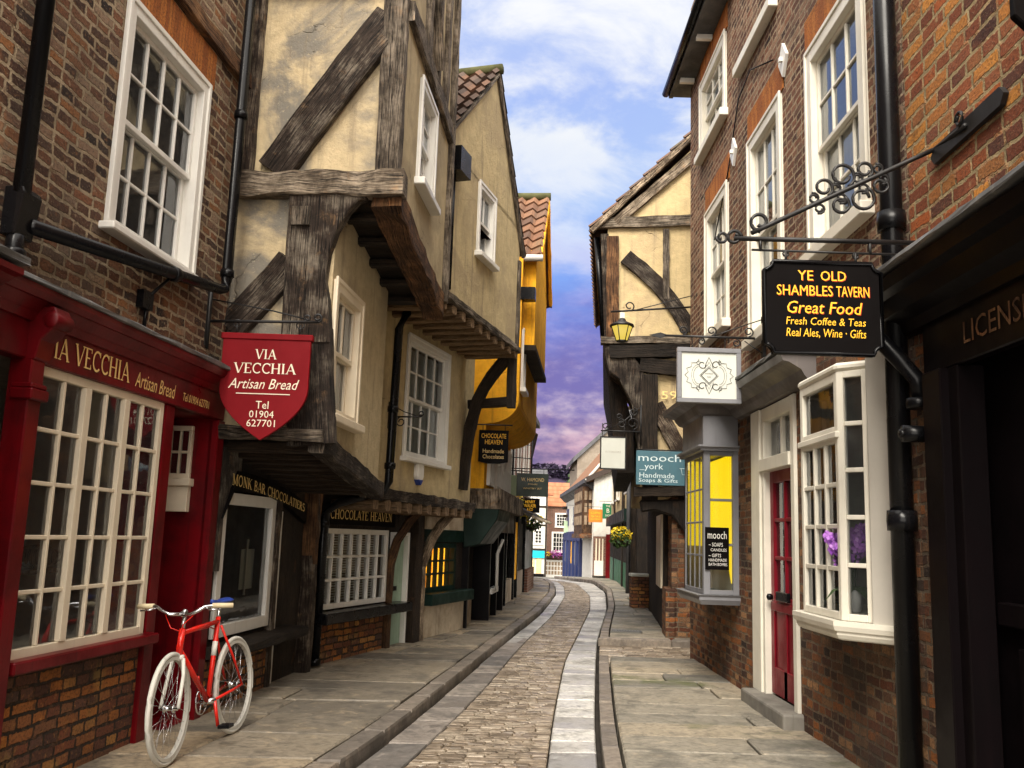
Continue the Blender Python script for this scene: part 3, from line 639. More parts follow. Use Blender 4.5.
for a, b in zip([40, 45, 50, 60, 75, 90], [45, 50, 60, 75, 90, 100]): far.quad((-4, a, prof(a) - .02), (9, a, prof(a) - .02), (9, b, prof(b) - .02), (-4, b, prof(b) - .02))
far.t = .6; tag(far.build('road', 'flag_r'), None, None, kind='structure')
# iron cover and a worn setts edge are seen as small details on the right pavement
hl = MB()
for Y in range(0, 1):
    pass
for i in range(18):
    a, b = -160 + i * 25, -160 + (i + 1) * 25
    hz = lambda x: 24 + 9 * math.sin((x + 60) / 55) + 1.5 * math.sin(x / 9)
    hl.t = random.random(); hl.quad((a, 400, -4), (b, 400, -4), (b, 440, hz(b)), (a, 440, hz(a))); hl.quad((a, 440, hz(a)), (b, 440, hz(b)), (b, 600, -4), (a, 600, -4))
clump_ = hl
for i in range(150): x = random.uniform(-60, 110); clump(hl, (x, 436, hz(x) - 1), 4.5, 22, 1.6, (1, .6, .7))
tag(hl.build('hill', 'hill'), None, None, kind='structure')

# ------------------------------------------------------------------ brick bakery building (left, nearest)
FA = Fr((-3.1065, 0), (-2.1265, 10))
bk = empty('brick_house', FA, 'dark brown brick house with an oxblood red shopfront under a tall white sash window', 'building')
AW = (5.53, 6.75, 3.39, 4.92)
WX0, WX1 = 5.0, 6.5
MB().wall(-3, 7.5, 2.62, 9.5, [(AW[0] + .03, AW[1] - .03, AW[2], AW[3] - .03)], 0., .1).box(-3, 7.5, .35, 5, 0, 9.5, skip='f').quad((7.5, 0, 0), (7.5, .4, 0), (7.5, .4, 9.5), (7.5, 0, 9.5)).build('wall', 'brick_a', bk)
MB().wall(-3, 4.5, 0, 2.62).build('wall', 'black_shop', bk)
MB().box(4.9, 6.56, .005, .3, .05, .735).build('stall_riser', 'brick_stall', bk)
sash(bk, *AW, 0, 4, 2, 2, 'white', fw=.085, rmat='room', depth=1.0, bar=.022, sillh=.05)
B(5.42, 6.86, -.012, .1, 4.945, 5.24).build('lintel', 'lintel', bk)
MB().beam((-3, -.01, 5.36), (7.49, -.01, 5.33), .10, .15, jit=.008).build('string_course', 'timber_b', bk)
# shopfront
sh = MB().box(4.5, 7.48, -.06, .04, 2.40, 2.70)
o_ = sh.build('shopfront', 'red', bk, bevel=.006)
moulding([(0, 0), (.02, 0), (.04, .04), (.05, .05), (.09, .10), (.11, .10), (.13, .13), (.13, .16), (0, .16)], [(4.45, -.06, 2.60), (7.34, -.06, 2.60)]).build('cornice', 'red', o_)
MB().beam((4.40, -.10, 2.775), (7.37, -.10, 2.775), .22, .03, jit=.006).build('lead_flashing', 'lead', o_)
lettering([('VIA VECCHIA', FA.uv(43, 342, .064)[0], FA.uv(130, 375, .064)[0], 2.445, 2.575)], 0, 0, 0, 0, -.064, 'gold', o_, 'serif')
lettering([('Artisan Bread', FA.uv(135, 385, .064)[0], FA.uv(175, 398, .064)[0], 2.44, 2.54), ('Tel 01904 627701', FA.uv(183, 400, .064)[0], FA.uv(209, 409, .064)[0], 2.45, 2.51)], 0, 0, 0, 0, -.064, 'gold', o_, 'sans', .25)
B(4.98, 6.58, -.11, .02, .755, .825).build('sill', 'red', o_, bevel=.01)
for x0, x1, yo in ((4.84, 4.96, .10), (6.53, 6.67, .03), (7.40, 7.53, .05)): B(x0, x1, -yo, .03, .06, 2.40).build('pilaster', 'red', o_, bevel=.008)
cb = MB(); cb.prism_x([(0, 2.36), (-.11, 2.40), (-.13, 2.50), (-.19, 2.56), (-.21, 2.64), (-.19, 2.68), (0, 2.68)], 4.84, 4.98)
cb.tube([(4.83, -.18, 2.61), (4.99, -.18, 2.61)], .045, 14); cb.build('corbel', 'red', o_, bevel=.006)
MB().box(4.82, 4.98, -.13, 0, 2.18, 2.24).box(4.83, 4.97, -.12, 0, 2.24, 2.27).build('capital', 'red', o_, bevel=.008)
shopwin(bk, WX0, WX1, .82, 2.40, -.03, 6, 5, 'cream', (2, 4), .024, .055, depth=0, tb=.066, th=.045)
room(bk, 4.6, 6.64, .3, 2.5, .36, 1.7, 'room_l')
# recessed entrance
rc = MB().box(6.67, 7.40, 0, .52, .10, 2.40, skip='f')
ro = rc.build('entrance', 'red', bk)
dr = MB().box(6.70, 7.30, .46, .505, .14, 2.0)
dr.box(6.86, 7.18, .445, .46, .25, .85).build('door', 'red', bk, bevel=.006)
B(6.98, 7.12, .45, .46, .95, 1.85).build('pane', 'glass', ro)
cwx = 7.385
cw = MB()
for (a, b, c, d) in ((.14, .34, 2.30, 2.34), (.14, .34, 1.92, 1.96), (.14, .17, 1.96, 2.30), (.31, .34, 1.96, 2.30), (.23, .245, 1.96, 2.30), (.14, .34, 2.12, 2.14)): cw.box(cwx - .03, cwx + .01, a, b, c, d)
cw.box(cwx - .08, cwx + .01, .11, .37, 1.86, 1.92); cw.box(cwx - .05, cwx + .01, .13, .35, 1.66, 1.86)
cwo = cw.build('side_window', 'cream', bk, bevel=.004)
MB().quad((cwx - .012, .15, 1.94), (cwx - .012, .33, 1.94), (cwx - .012, .33, 2.32), (cwx - .012, .15, 2.32)).build('pane', 'glass', cwo)
# neighbour's red shopfront at the picture edge
nb = empty('red_shop', FA.sub(0, 0), 'red shopfront pillar with a lead covered cornice beside the bakery window', 'shopfront')
B(4.16, 4.40, -.20, .0, .06, 2.62).build('pillar', 'red', nb, bevel=.01)
MB().beam((2.2, -.17, 2.83), (4.44, -.15, 2.80), .30, .035, jit=.008).build('lead_flashing', 'lead', nb)
moulding([(0, 0), (.1, .03), (.24, .12), (.28, .13), (.28, .16), (0, .16)], [(2.2, 0, 2.6), (4.42, 0, 2.6)]).build('cornice', 'red', nb)
# bakery interior: shelf, table with checked cloth
tb = empty('cafe_table', None, 'cafe table under a red and white checked cloth inside the bakery window', 'table', loc=FA.pt(5.15, .85, .3))
tb.rotation_euler = (0, 0, FA.rz)
MB().box(-.38, .38, -.35, .35, .66, .69).build('table_top', 'timber_b', tb)
MB().box(-.40, .40, -.37, .37, .50, .70, skip='d').build('tablecloth', 'check', tb)
for sx in (-.33, .33):
    for sy in (-.3, .3): B(sx - .02, sx + .02, sy - .02, sy + .02, 0, .66).build('leg', 'timber_b', tb)
for k, (x, z, c) in enumerate(((5.75, 1.3, 'yellow'), (6.1, 1.28, 'white'))):
    pass
sf = empty('wall_shelf', None, 'wooden shelf of jars inside the bakery window', 'shelf', loc=FA.pt(5.75, .62, 1.22)); sf.rotation_euler = (0, 0, FA.rz)
B(-.9, .9, -.02, .14, -.015, .015).build('shelf_board', 'timber_b', sf)
jl = ['amber glass jar with a dark lid, nearest the camera on the bakery shelf', 'cream ceramic jar between an amber jar and a red jar on the bakery shelf', 'red glass jar with a dark lid in the middle of the bakery shelf', 'white ceramic jar beside the red jar on the bakery shelf', 'wide golden loaf at the far end of the bakery shelf']
for i in range(5):
    j = empty('jar' if i < 4 else 'bread_loaf', None, jl[i], 'jar' if i < 4 else 'loaf', 'goods on the bakery shelf', loc=FA.pt(5.05 + i * .31, .66, 1.236))
    if i < 4: MB().lathe([(.06, 0), (.07, .02), (.07, .17), (.045, .20)], n=14).build('body', ['amber', 'cream', 'red_sign', 'white'][i], j); MB().lathe([(.05, .20), (.052, .235), (.02, .24)], n=14).build('lid', 'black', j)
    else: MB().ball((0, 0, .08), .16, 14, (1, .6, .5)).build('crust', 'timber_l', j)
# ------------------------------------------------------------------ drainpipes of the bakery
def collar(mb, p, r, z, h=.05): mb.lathe([(r, -h / 2), (r * 1.22, -h / 2), (r * 1.28, 0), (r * 1.22, h / 2), (r, h / 2)], (p[0], p[1], z), 14)
dp = empty('drainpipe', FA, 'black drainpipe with a hopper running down and across the bakery wall below its window', 'drainpipe')
MB().tube([(4.6, -.09, 9.4), (4.6, -.09, 3.22)], .045, 12).build('pipe', 'black', dp)
hm = MB()
for k, (hw, z) in enumerate(()): pass
hm.prism_x([(-.02, 3.25), (-.12, 3.25), (-.13, 3.22), (-.12, 3.13), (-.10, 2.99), (-.02, 2.99)], 4.56, 4.72).tube([(4.61, -.08, 3.0), (4.61, -.08, 2.84)], .045, 12); collar(hm, (4.61, -.08), .046, 2.90); hm.build('hopper', 'black', dp, bevel=.006)
MB().tube([(4.68, -.10, 3.07), (7.08, -.10, 3.39), (7.17, -.10, 3.42), (7.20, -.10, 3.50), (7.22, -.10, 9.4)], .042, 12).build('pipe', 'black', dp)
def cbuild(par, p, r, z, h=.06, T=None): c_ = MB(); c_.T = T; collar(c_, p, r, z, h); c_.build('collar', 'black', par)
for z in (3.55, 4.9, 6.3): cbuild(dp, (7.2 + (z - 3.5) * .003, -.10), .044, z)
for z in (4.4, 5.8): cbuild(dp, (4.6, -.09), .047, z)
cbuild(dp, (0, 0), .043, 0, .07, TR(6.32, -.10, 3.288, 0, 0, R(82.4)))
MB().tube([(6.32, -.09, 3.28), (6.12, -.04, 3.08)], .012, 6).box(6.02, 6.16, -.05, .0, 2.98, 3.10).tube([(6.12, -.03, 3.08), (6.1, -.03, 2.84)], .014, 6).build('bracket', 'black', dp)
# ------------------------------------------------------------------ hanging bakery sign
XY = lambda px, py, Y: at(px, py, Y)
SY = 7.12
sb = empty('sign_bracket', None, 'black iron bracket with a curled end holding the red bakery sign', 'sign bracket', loc=(-2.41, SY, 3.15))
MB().tube([(.0, 0, .30), (.0, 0, -.22)], .02, 8).tube([(0, 0, 0), (.86, 0, .02)], .012, 8).tube([(.0, 0, .18), (.5, 0, .10), (.80, 0, .035)], .006, 6).tube([(x, 0, z) for x, z in spiral(.86, .055, .036, -1.57, 1.2, 18, .6)], .010, 6).tube([(x, 0, z) for x, z in spiral(.78, .05, .03, -1.57, -1.2, 18, .6)], .008, 6).build('arm', 'iron', sb)
MB().box(-.06, .0, -.05, .05, -.20, .28).build('wall_plate', 'iron', sb)
sg = empty('hanging_sign', None, 'crimson shield shaped bakery sign with cream lettering hanging from an iron bracket', 'sign', loc=(-1.93, SY, 3.04))
hw = .345; shp = [(-hw, 0), (-hw, -.42)] + [(s_ * hw * (1 - t ** 2.0), -.42 - .40 * t ** 1.05) for s_, t in [(-1, i / 10) for i in range(1, 10)] + [(-1, 1.)] + [(1, 1 - i / 10) for i in range(1, 10)]] + [(hw, -.42), (hw, 0)]
shp = [(x, z if abs(x) > .02 else z) for x, z in shp]
MB().prism(shp, -.018, .018).build('board', 'red_sign', sg, bevel=.004)
B(-.36, .36, -.028, .028, -.03, .02).build('top_rail', 'red_sign', sg, bevel=.006)
MB().tube([(-.25, 0, .02), (-.25, 0, .10)], .006, 6).tube([(.25, 0, .02), (.25, 0, .10)], .006, 6).tube([(-.25 + .03 * math.cos(a), 0, .10 + .03 * math.sin(a)) for a in [i * .5236 for i in range(13)]], .005, 5).tube([(.25 + .03 * math.cos(a), 0, .10 + .03 * math.sin(a)) for a in [i * .5236 for i in range(13)]], .005, 5).build('hook', 'iron', sg)
lettering([('VIA', -.085, .085, -.185, -.105), ('VECCHIA', -.245, .245, -.30, -.215)], 0, 0, 0, 0, -.021, 'cream_letter', sg, 'serif')
lettering([('Artisan Bread', -.275, .275, -.42, -.34)], 0, 0, 0, 0, -.021, 'cream_letter', sg, 'sans', .35)
lettering([('Tel', -.05, .05, -.575, -.515), ('01904', -.095, .095, -.645, -.590), ('627701', -.11, .11, -.715, -.660)], 0, 0, 0, 0, -.021, 'cream_letter', sg)
B(-.21, .21, -.022, -.019, -.462, -.455).build('rule', 'cream_letter', sg)

# ------------------------------------------------------------------ jettied timber house (chocolatiers)
FB = FA.sub(7.55)
th = empty('timber_house', FB, 'leaning half timbered house with ochre plaster and two overhanging floors beside the bakery', 'building')
uB = lambda px, py, off: FB.uv(px, py, off)
BW = 2.35          # length of the house along the street
# ground floor
MB().wall(0, BW + .2, 0, 2.2, [(.12, 1.42, .64, 1.86)], 0., .1).box(0, BW + .2, .5, 4, 0, 9, skip='f').build('wall', 'timber_d', th)
MB().box(.0, 1.52, -.03, .1, .05, .50).build('stall_riser', 'brick_stall', th)
shopwin(th, .12, 1.40, .66, 1.84, -.03, 1, 1, 'white', (), .03, .10, depth=1.3, rmat='room', gl='glass_shop')
B(1.06, 1.09, .10, .11, .95, 1.45).build('notice', 'white', th); B(.98, 1.30, .12, .125, 1.0, 1.36).build('notice', 'panelwhite', th)
B(.1, 1.45, .3, .7, .62, .66).build('display_shelf', 'timber_b', th)
MB().beam((-.02, -.10, .57), (1.98, -.10, .57), .28, .09, jit=.006).build('sill', 'timber_d', th)
sp = [(.05, 1.62)] + [(.30 + 1.9 * i / 10, 2.02 - .20 * (i / 10) ** 1.5 + .02 * math.sin(i / 10 * 3.1)) for i in range(11)] + [(2.20, 1.62), (1.5, 1.80), (.75, 1.90), (.25, 1.86)]
MB().prism(sp, -.07, -.02).build('fascia', 'black_sign', th)
fl = MB(); letter(fl, 'MONK BAR CHOCOLATIERS', .16, 2.10, -.05, .05, -.075, 'serif')
for i, v in enumerate(fl.v): s_ = max(0., (v.x - .16) / 1.94); fl.v[i] = Vector((v.x, v.y, v.z * (1 - .15 * s_) + 1.945 - .17 * s_ ** 1.4))
fl.build('lettering', 'gold', th)
MB().prism([(-.0, 1.2), (.10, 1.2), (.10, 1.65), (.20, 1.88), (.40, 2.02), (.40, 2.2), (-.0, 2.2)], -.05, .02).build('brace', 'timber', th)
MB().box(1.55, 1.62, -.02, .06, .08, 1.72).build('door_post', 'white', th); MB().box(1.47, 1.55, -.03, .06, .08, 1.72).build('door_post', 'red', th)
MB().box(1.62, 2.3, .12, .16, .1, 1.70).build('door', 'black_shop', th)
MB().beam((2.42, -.06, .08), (2.42, -.06, 2.1), .15, .15, jit=.008).beam((1.44, -.02, .08), (1.44, -.02, 1.85), .10, .08, jit=.005).build('post', 'timber', th)
MB().prism([(2.35, 1.2), (2.45, 1.2), (2.45, 1.6), (2.5, 1.9), (2.62, 2.1), (2.3, 2.1), (2.33, 1.7)], -.14, -.0).build('brace', 'timber_b', th)
# first floor
O1, O2 = .86, 1.38
z1n, z1f = 2.28, 2.02
w1 = FB.rect((335, 280), (362, 305), (352, 425), (325, 412), O1)
U1 = 1.95
f1 = MB().wall(0, U1, 2.35, 4.35, [(w1[0] + .03, w1[1] - .03, w1[2], w1[3] - .03)], -O1, .1)
f1.poly([(0, -O1, z1n), (U1, -O1, z1f), (U1, -O1, 2.35), (0, -O1, 2.35)]); f1.quad((U1, -O1, z1f), (U1, 0, z1f), (U1, 0, 4.35), (U1, -O1, 4.35)); f1.build('front_wall', 'plaster_front', th)
MB().quad((0, 0.1, 2.28), (0, -O1, 2.28), (0, -O1, 4.35), (0, 0.1, 4.35)).build('side_wall', 'plaster', th)
sash(th, *w1, -O1, 2, 1, 1, 'cream', fw=.09, cur=None, rmat='room', bar=.03, depth=.6)
def sb_(pA, pB, w, mat='timber', d=.10, bow=0., jit=.006, dx=-.03): 
    return MB().beam((dx, *pA), (dx, *pB), w, d, up=(1, 0, 0), bow=bow, jit=jit).build('beam', mat, th)
S = lambda px, py: FB.su(px, py, -.03)
# soffits and joists
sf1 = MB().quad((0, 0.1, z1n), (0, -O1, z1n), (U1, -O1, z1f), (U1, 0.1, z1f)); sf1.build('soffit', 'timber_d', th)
jo = MB()
for i in range(9):
    u = .12 + i * .23; z = z1n + (z1f - z1n) * u / U1 - .05; jo.beam((u, .05, z), (u, -O1 - .02, z), .09, .10, jit=.006)
jo.build('joist', 'timber_d', th)
MB().beam((-.06, -O1 + .02, z1n - .03), (U1 + .1, -O1 + .02, z1f - .06), .14, .17, jit=.014).build('bressummer', 'timber', th)
ld = MB(); ld.beam((-.06, 0, z1n + .03), (-.06, -O1 - .04, z1n + .02), .16, .10, jit=.018).build('bressummer', 'timber_g', th)
# side timbers, first floor
pl_ = [S(*p) for p in ((283, 345), (332, 345), (330, 300), (327, 282), (331, 255), (339, 232), (350, 214), (360, 203), (368, 200), (368, 194), (292, 194), (288, 250))]
MB().prism_x(pl_[::-1], -.10, .02).build('post', 'timber', th, bevel=.012)
sb_(S(309, 330), S(312, 445), .38, 'timber', .12)
sb_(S(230, 330), S(292, 262), .26, 'timber', .12, dx=-.035, bow=.03)
MB().box(-.13, -.09, pl_[10][0] - .20, pl_[10][0] - .04, 4.04, 4.20).build('peg_block', 'timber_g', th)
# second floor
Z2 = 4.42
wa = [FB.uv(*p, O2) for p in ((418, 72), (433, 108), (432, 214), (418, 180))]
w2 = ((wa[0][0] + wa[3][0]) / 2, (wa[1][0] + wa[2][0]) / 2, (wa[2][1] + wa[3][1]) / 2, (wa[0][1] + wa[1][1]) / 2)
U2 = 2.30; z2f = 3.98
f2 = MB().wall(0, U2, Z2 + .1, 9., [(w2[0] + .03, w2[1] - .03, w2[2], w2[3] - .03)], -O2, .08)
f2.poly([(0, -O2, Z2 - .02), (U2, -O2, z2f), (U2, -O2, Z2 + .1), (0, -O2, Z2 + .1)]); f2.quad((U2, -O2, z2f), (U2, .2, z2f), (U2, .2, 9), (U2, -O2, 9)); f2.quad((0, -O2, 9), (U2, -O2, 9), (U2, .6, 9), (0, .6, 9)); f2.build('front_wall', 'plaster_front', th)
MB().quad((0, .1, Z2 - .1), (0, -O2, Z2 - .1), (0, -O2, 9), (0, .1, 9)).build('side_wall', 'plaster', th)
sash(th, *w2, -O2, 2, 2, 2, 'white', fw=.07, cur=.9, rmat='room_l', bar=.02, depth=.5)
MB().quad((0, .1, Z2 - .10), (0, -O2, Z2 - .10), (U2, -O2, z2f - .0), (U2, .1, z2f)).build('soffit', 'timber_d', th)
jo = MB()
for i in range(5):
    u = .30 + i * .44; z = Z2 - .13 + (z2f - Z2 + .08) * u / U2; jo.beam((u, .0, z), (u, -O2 + .02, z), .12, .07, jit=.008)
jo.build('joist', 'timber_d', th)
MB().beam((-.05, -O2 + .10, Z2 - .10), (U2 + .06, -O2 + .10, z2f - .04), .24, .21, jit=.018).build('bressummer', 'timber_b', th)
sb_((.06, 4.41), (-O2 - .06, 4.41), .215, 'timber_g', .16, jit=.018, dx=-.05)
sb_((-1.28, 4.52), (-1.28, 9.0), .21, 'timber_g', .12)
sb_((.0, 4.5), (.0, 9.0), .22, 'timber', .12)
sb_(S(274, 172), S(392, 18), .31, 'timber', .10, bow=-.03, dx=-.028)
bk_ = S(309, 119); MB().box(-.095, -.08, bk_[0] - .06, bk_[0] + .06, bk_[1] - .045, bk_[1] + .045).build('peg_block', 'timber_l', th)
sb_((.06, 6.3), (-O2, 6.3), .2, 'timber_g', .12)
fb = MB()
fb.beam((0, -O2 - .02, 6.02), (U2, -O2 - .02, 5.86), .07, .2, jit=.008)
for u in (.75, 1.25, 1.75, 2.24): fb.beam((u, -O2 - .02, 6.0), (u, -O2 - .02, 9), .14, .07, jit=.006)
fb.beam((U2 - .05, -O2 - .02, 4.0), (U2 - .05, -O2 - .02, 9), .12, .08, jit=.006); fb.beam((.1, -O2 - .02, 8.2), (1.2, -O2 - .02, 6.1), .07, .16, up=(0, 1, 0)); fb.build('framing', 'timber_g', th)

# ------------------------------------------------------------------ buff house with the pantiled gable (chocolate shop)
FC = Fr((-2.14, 10.2), (-.704, 14.99))
gh = empty('gabled_house', FC, 'buff plastered house with a steep pantiled gable above a shop with a black fascia', 'building')
OC1, OC2 = .45, 1.2
MB().wall(-.15, 5.0, 0, 2.0, [(.2, 2.03, .68, 1.58), (2.17, 2.72, .1, 1.54), (3.32, 4.64, .72, 1.42)], 0., .12).box(-.15, 5.0, .6, 4, 0, 8.3, skip='f').build('wall', 'timber_d', gh)
MB().box(.08, 2.0, -.02, .1, .05, .55).build('stall_riser', 'brick_stall', gh)
cw_ = shopwin(gh, .2, 2.03, .68, 1.58, -.03, 7, 3, 'white', (), .028, .06, depth=.9, rmat='room')
bl = MB()
for i in range(26): z = .76 + i * .030; bl.box(.28, 1.95, .09, .11, z, z + .016)
bl.build('blind', 'white', cw_)
B(.05, 2.45, -.24, .02, .55, .665).build('sill', 'black', gh, bevel=.012)
B(.1, 2.15, -.06, .0, 1.62, 1.86).build('fascia', 'black_sign', gh, bevel=.006)
lettering('CHOCOLATE HEAVEN', .32, 2.02, 1.685, 1.80, -.064, 'gold', gh, 'serif')
fd = MB().box(2.15, 2.20, -.03, .08, .08, 1.56); fd.box(2.69, 2.75, -.03, .08, .08, 1.56); fd.box(2.2, 2.69, -.03, .08, 1.52, 1.56); dfo = fd.build('door_frame', 'white', gh, bevel=.004)
dm = MB()
for i in range(5): dm.box(2.2 + i * .098, 2.2 + i * .098 + .094, .03, .06, .09, 1.52)
dmo = dm.build('door', 'sage', gh, bevel=.004)
B(2.28, 2.44, -.0, .03, .80, .86).build('letter_box', 'black', dmo)
tp = MB()
tp.sweep([(2.08, -.03, .08), (2.08, -.03, .7), (2.08, -.04, 1.15), (2.12, -.11, 1.45), (2.2, -.24, 1.7), (2.3, -.38, 1.9)], [(-.05, -.05), (.05, -.05), (.05, .05), (-.05, .05)], jit=.006); tp.build('brace', 'timber_b', gh)
MB().beam((2.92, -.05, .08), (2.92, -.05, 1.95), .24, .14).build('post', 'timber_d', gh)
MB().beam((3.12, -.06, .08), (3.12, -.06, 1.1), .11, .12).beam((3.12, -.06, 1.08), (3.45, -.36, 1.86), .09, .12, bow=.07).build('brace', 'timber_g', gh)
B(3.18, 5.0, -.06, .05, .05, .60).build('plinth', 'white_wash', gh, bevel=.01)
B(3.2, 5.02, -.22, .0, .56, .72).build('sill', 'dkgreen', gh, bevel=.01)
lw = shopwin(gh, 3.30, 4.66, .72, 1.42, -.02, 5, 3, 'dkgreen', (), .028, .07, depth=0)
MB().quad((3.33, .14, .74), (4.62, .14, .74), (4.62, .14, 1.40), (3.33, .14, 1.40)).build('lit_interior', 'amber_lit', lw)
B(3.2, 5.0, -.04, .02, 1.44, 1.62).build('fascia', 'dkgreen', gh)
MB().box(3.1, 5.0, -.03, .02, 1.62, 1.9).build('panel', 'white_wash', gh)
# first floor
wc = FC.rect((410, 338), (452, 356), (440, 465), (399, 455), OC1)
c1 = MB().wall(.25, 3.95, 1.98, 4.5, [(wc[0] + .03, wc[1] - .03, wc[2], wc[3] - .03)], -OC1, .1)
c1.quad((3.95, -OC1, 1.98), (3.95, .6, 1.98), (3.95, .6, 4.5), (3.95, -OC1, 4.5)).quad((.25, .6, 1.98), (.25, -OC1, 1.98), (.25, -OC1, 4.5), (.25, .6, 4.5)); c1.build('front_wall', 'plaster_c', gh)
sash(gh, *wc, -OC1, 4, 2, 2, 'white', fw=.075, cur=.97, rmat='room_l', depth=.6, bar=.022, sillh=.06)
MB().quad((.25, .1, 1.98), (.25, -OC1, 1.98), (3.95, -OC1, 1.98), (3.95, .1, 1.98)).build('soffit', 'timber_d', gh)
MB().beam((.25, -OC1 - .03, 2.0), (4.0, -OC1 - .03, 1.96), .10, .14, jit=.012).build('bressummer', 'timber', gh)
je = MB()
for i in range(11): u = .5 + i * .33; je.beam((u, 0, 1.86), (u, -OC1 - .08, 1.86), .14, .12, jit=.012, ch=.04)
je.build('joist_end', 'timber_l', gh)
# second floor and gable
wd = FC.rect((480, 184), (496, 201), (490, 263), (474, 251), OC2)
c2 = MB().wall(.35, 3.62, 4.3, 5.5, [(wd[0] + .03, wd[1] - .03, wd[2], 5.5)], -OC2, .1).wall(.35, 3.62, 5.5, wd[3] + .03, [(wd[0] + .03, wd[1] - .03, 5.5, wd[3] - .03)], -OC2, .1)
zt = wd[3] + .03
APX, APZ = 2.22, 7.9
c2.poly([(.35, -OC2, zt), (3.62, -OC2, zt), (3.50, -OC2, 6.05), (APX, -OC2, APZ), (.35, -OC2, 6.12)])
c2.quad((3.62, -OC2, 4.3), (3.62, 1.6, 4.3), (3.62, 1.6, 6.1), (3.62, -OC2, 6.1)).quad((.35, 1.6, 4.3), (.35, -OC2, 4.3), (.35, -OC2, 6.15), (.35, 1.6, 6.15)); c2.build('front_wall', 'plaster_c', gh)
sash(gh, *wd, -OC2, 2, 1, 1, 'white', fw=.075, cur=None, rmat='room', depth=.5, bar=.022)
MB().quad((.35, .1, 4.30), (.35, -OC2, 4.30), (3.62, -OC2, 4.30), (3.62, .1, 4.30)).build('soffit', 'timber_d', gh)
MB().beam((.3, -OC2 - .02, 4.30), (3.66, -OC2 - .02, 4.26), .08, .10, jit=.01).beam((3.58, -OC2 - .01, 4.3), (3.58, -OC2 - .01, 5.6), .10, .06, jit=.006).build('bressummer', 'timber_g', gh)
je = MB()
for i in range(10): u = .55 + i * .33; je.beam((u, -.4, 4.18), (u, -OC2 - .03, 4.18), .12, .11, jit=.008)
je.build('joist_end', 'timber_l', gh)
MB().beam((3.5, -.48, 2.2), (3.55, -.55, 3.1), .13, .14, jit=.01).beam((3.55, -.55, 3.1), (3.62, -1.1, 4.2), .15, .16, bow=.10, jit=.01).beam((3.6, -.5, 3.45), (3.62, -1.15, 3.5), .14, .13).beam((3.6, -1.15, 3.4), (3.6, -1.15, 4.25), .14, .12).build('brace', 'timber_d', gh)
rf = MB(); dep = Vector((0, 4.2, 0))
pantiles(rf, (.10, -OC2 - .06, 5.95), dep, Vector((APX - .10, 0, APZ - 5.95 + .05)), 8)
pantiles(rf, (3.75, -OC2 - .06, 5.72), dep, Vector((APX - 3.75, 0, APZ - 5.72 + .05)), 8)
rfo = rf.build('roof', 'pantile', gh)
MB().tube([(APX, -OC2 - .08, APZ + .06), (APX, 3.0, APZ + .06)], .075, 8).build('ridge', 'moss', rfo)
MB().beam((3.72, -OC2 - .03, 5.70), (APX, -OC2 - .03, APZ - .02), .05, .07).beam((.12, -OC2 - .03, 5.92), (APX, -OC2 - .03, APZ - .02), .05, .05).build('bargeboard', 'timber_g', gh)
MB().box(.42, .78, -OC2 - .20, -OC2 + .02, 5.75, 6.05).tube([(.55, -OC2 - .06, 5.76), (.55, -OC2 - .06, 4.35)], .035, 8).build('hopper', 'black', gh)
# alarm box, small wall bracket, drainpipe
ab_ = FC.uv(419, 474, OC1 + .04)
al = empty('alarm_box', FC.sub(ab_[0], OC1), 'small white alarm box with a blue tip under the buff house window', 'alarm box'); al.location.z = ab_[1]
MB().prism([(-.10, -.04), (0, -.14), (.10, -.04), (.10, .12), (.06, .16), (-.06, .16), (-.10, .12)], -.07, -.002).build('case', 'white', al, bevel=.012)
MB().prism([(-.07, -.075), (0, -.142), (.07, -.075)], -.075, -.003).build('badge', 'bluesaddle', al)
wp = FC.uv(392, 418, OC1)
wb = empty('wall_bracket', FC.sub(wp[0] - .1, OC1), 'small scrolled iron bracket on the buff house wall beside its sash window', 'bracket'); wb.location.z = wp[1]
MB().tube([(0, 0, 0), (.0, -.42, .0)], .010, 6).tube([(0, y, z) for y, z in spiral(-.42, .035, .035, -1.57, 1.2, 16, .5)], .008, 5).tube([(0, y, z) for y, z in spiral(-.16, -.06, .06, 1.57, -1.3, 20, .6)], .008, 5).tube([(0, 0, .16), (0, -.2, .06), (0, -.36, .01)], .006, 5).box(-.02, .02, -.012, 0, -.14, .18).build('arm', 'iron', wb)
d2 = empty('drainpipe', FC, 'black drainpipe between the timber house and the buff house bending back under the overhang', 'drainpipe')
MB().tube([(1.1, -.62, 4.28), (.75, -.66, 4.12), (.58, -.66, 3.9), (.52, -.66, 2.12), (.50, -.62, 2.02), (.26, -.18, 1.86), (.12, -.10, 1.74), (.10, -.10, .12)], .05, 12).build('pipe', 'black', d2)
for z in (.16, 1.62): cbuild(d2, (.10, -.10), .052, z, .07)
for z in (2.95, 2.3): cbuild(d2, (.53, -.66), .052, z, .07)
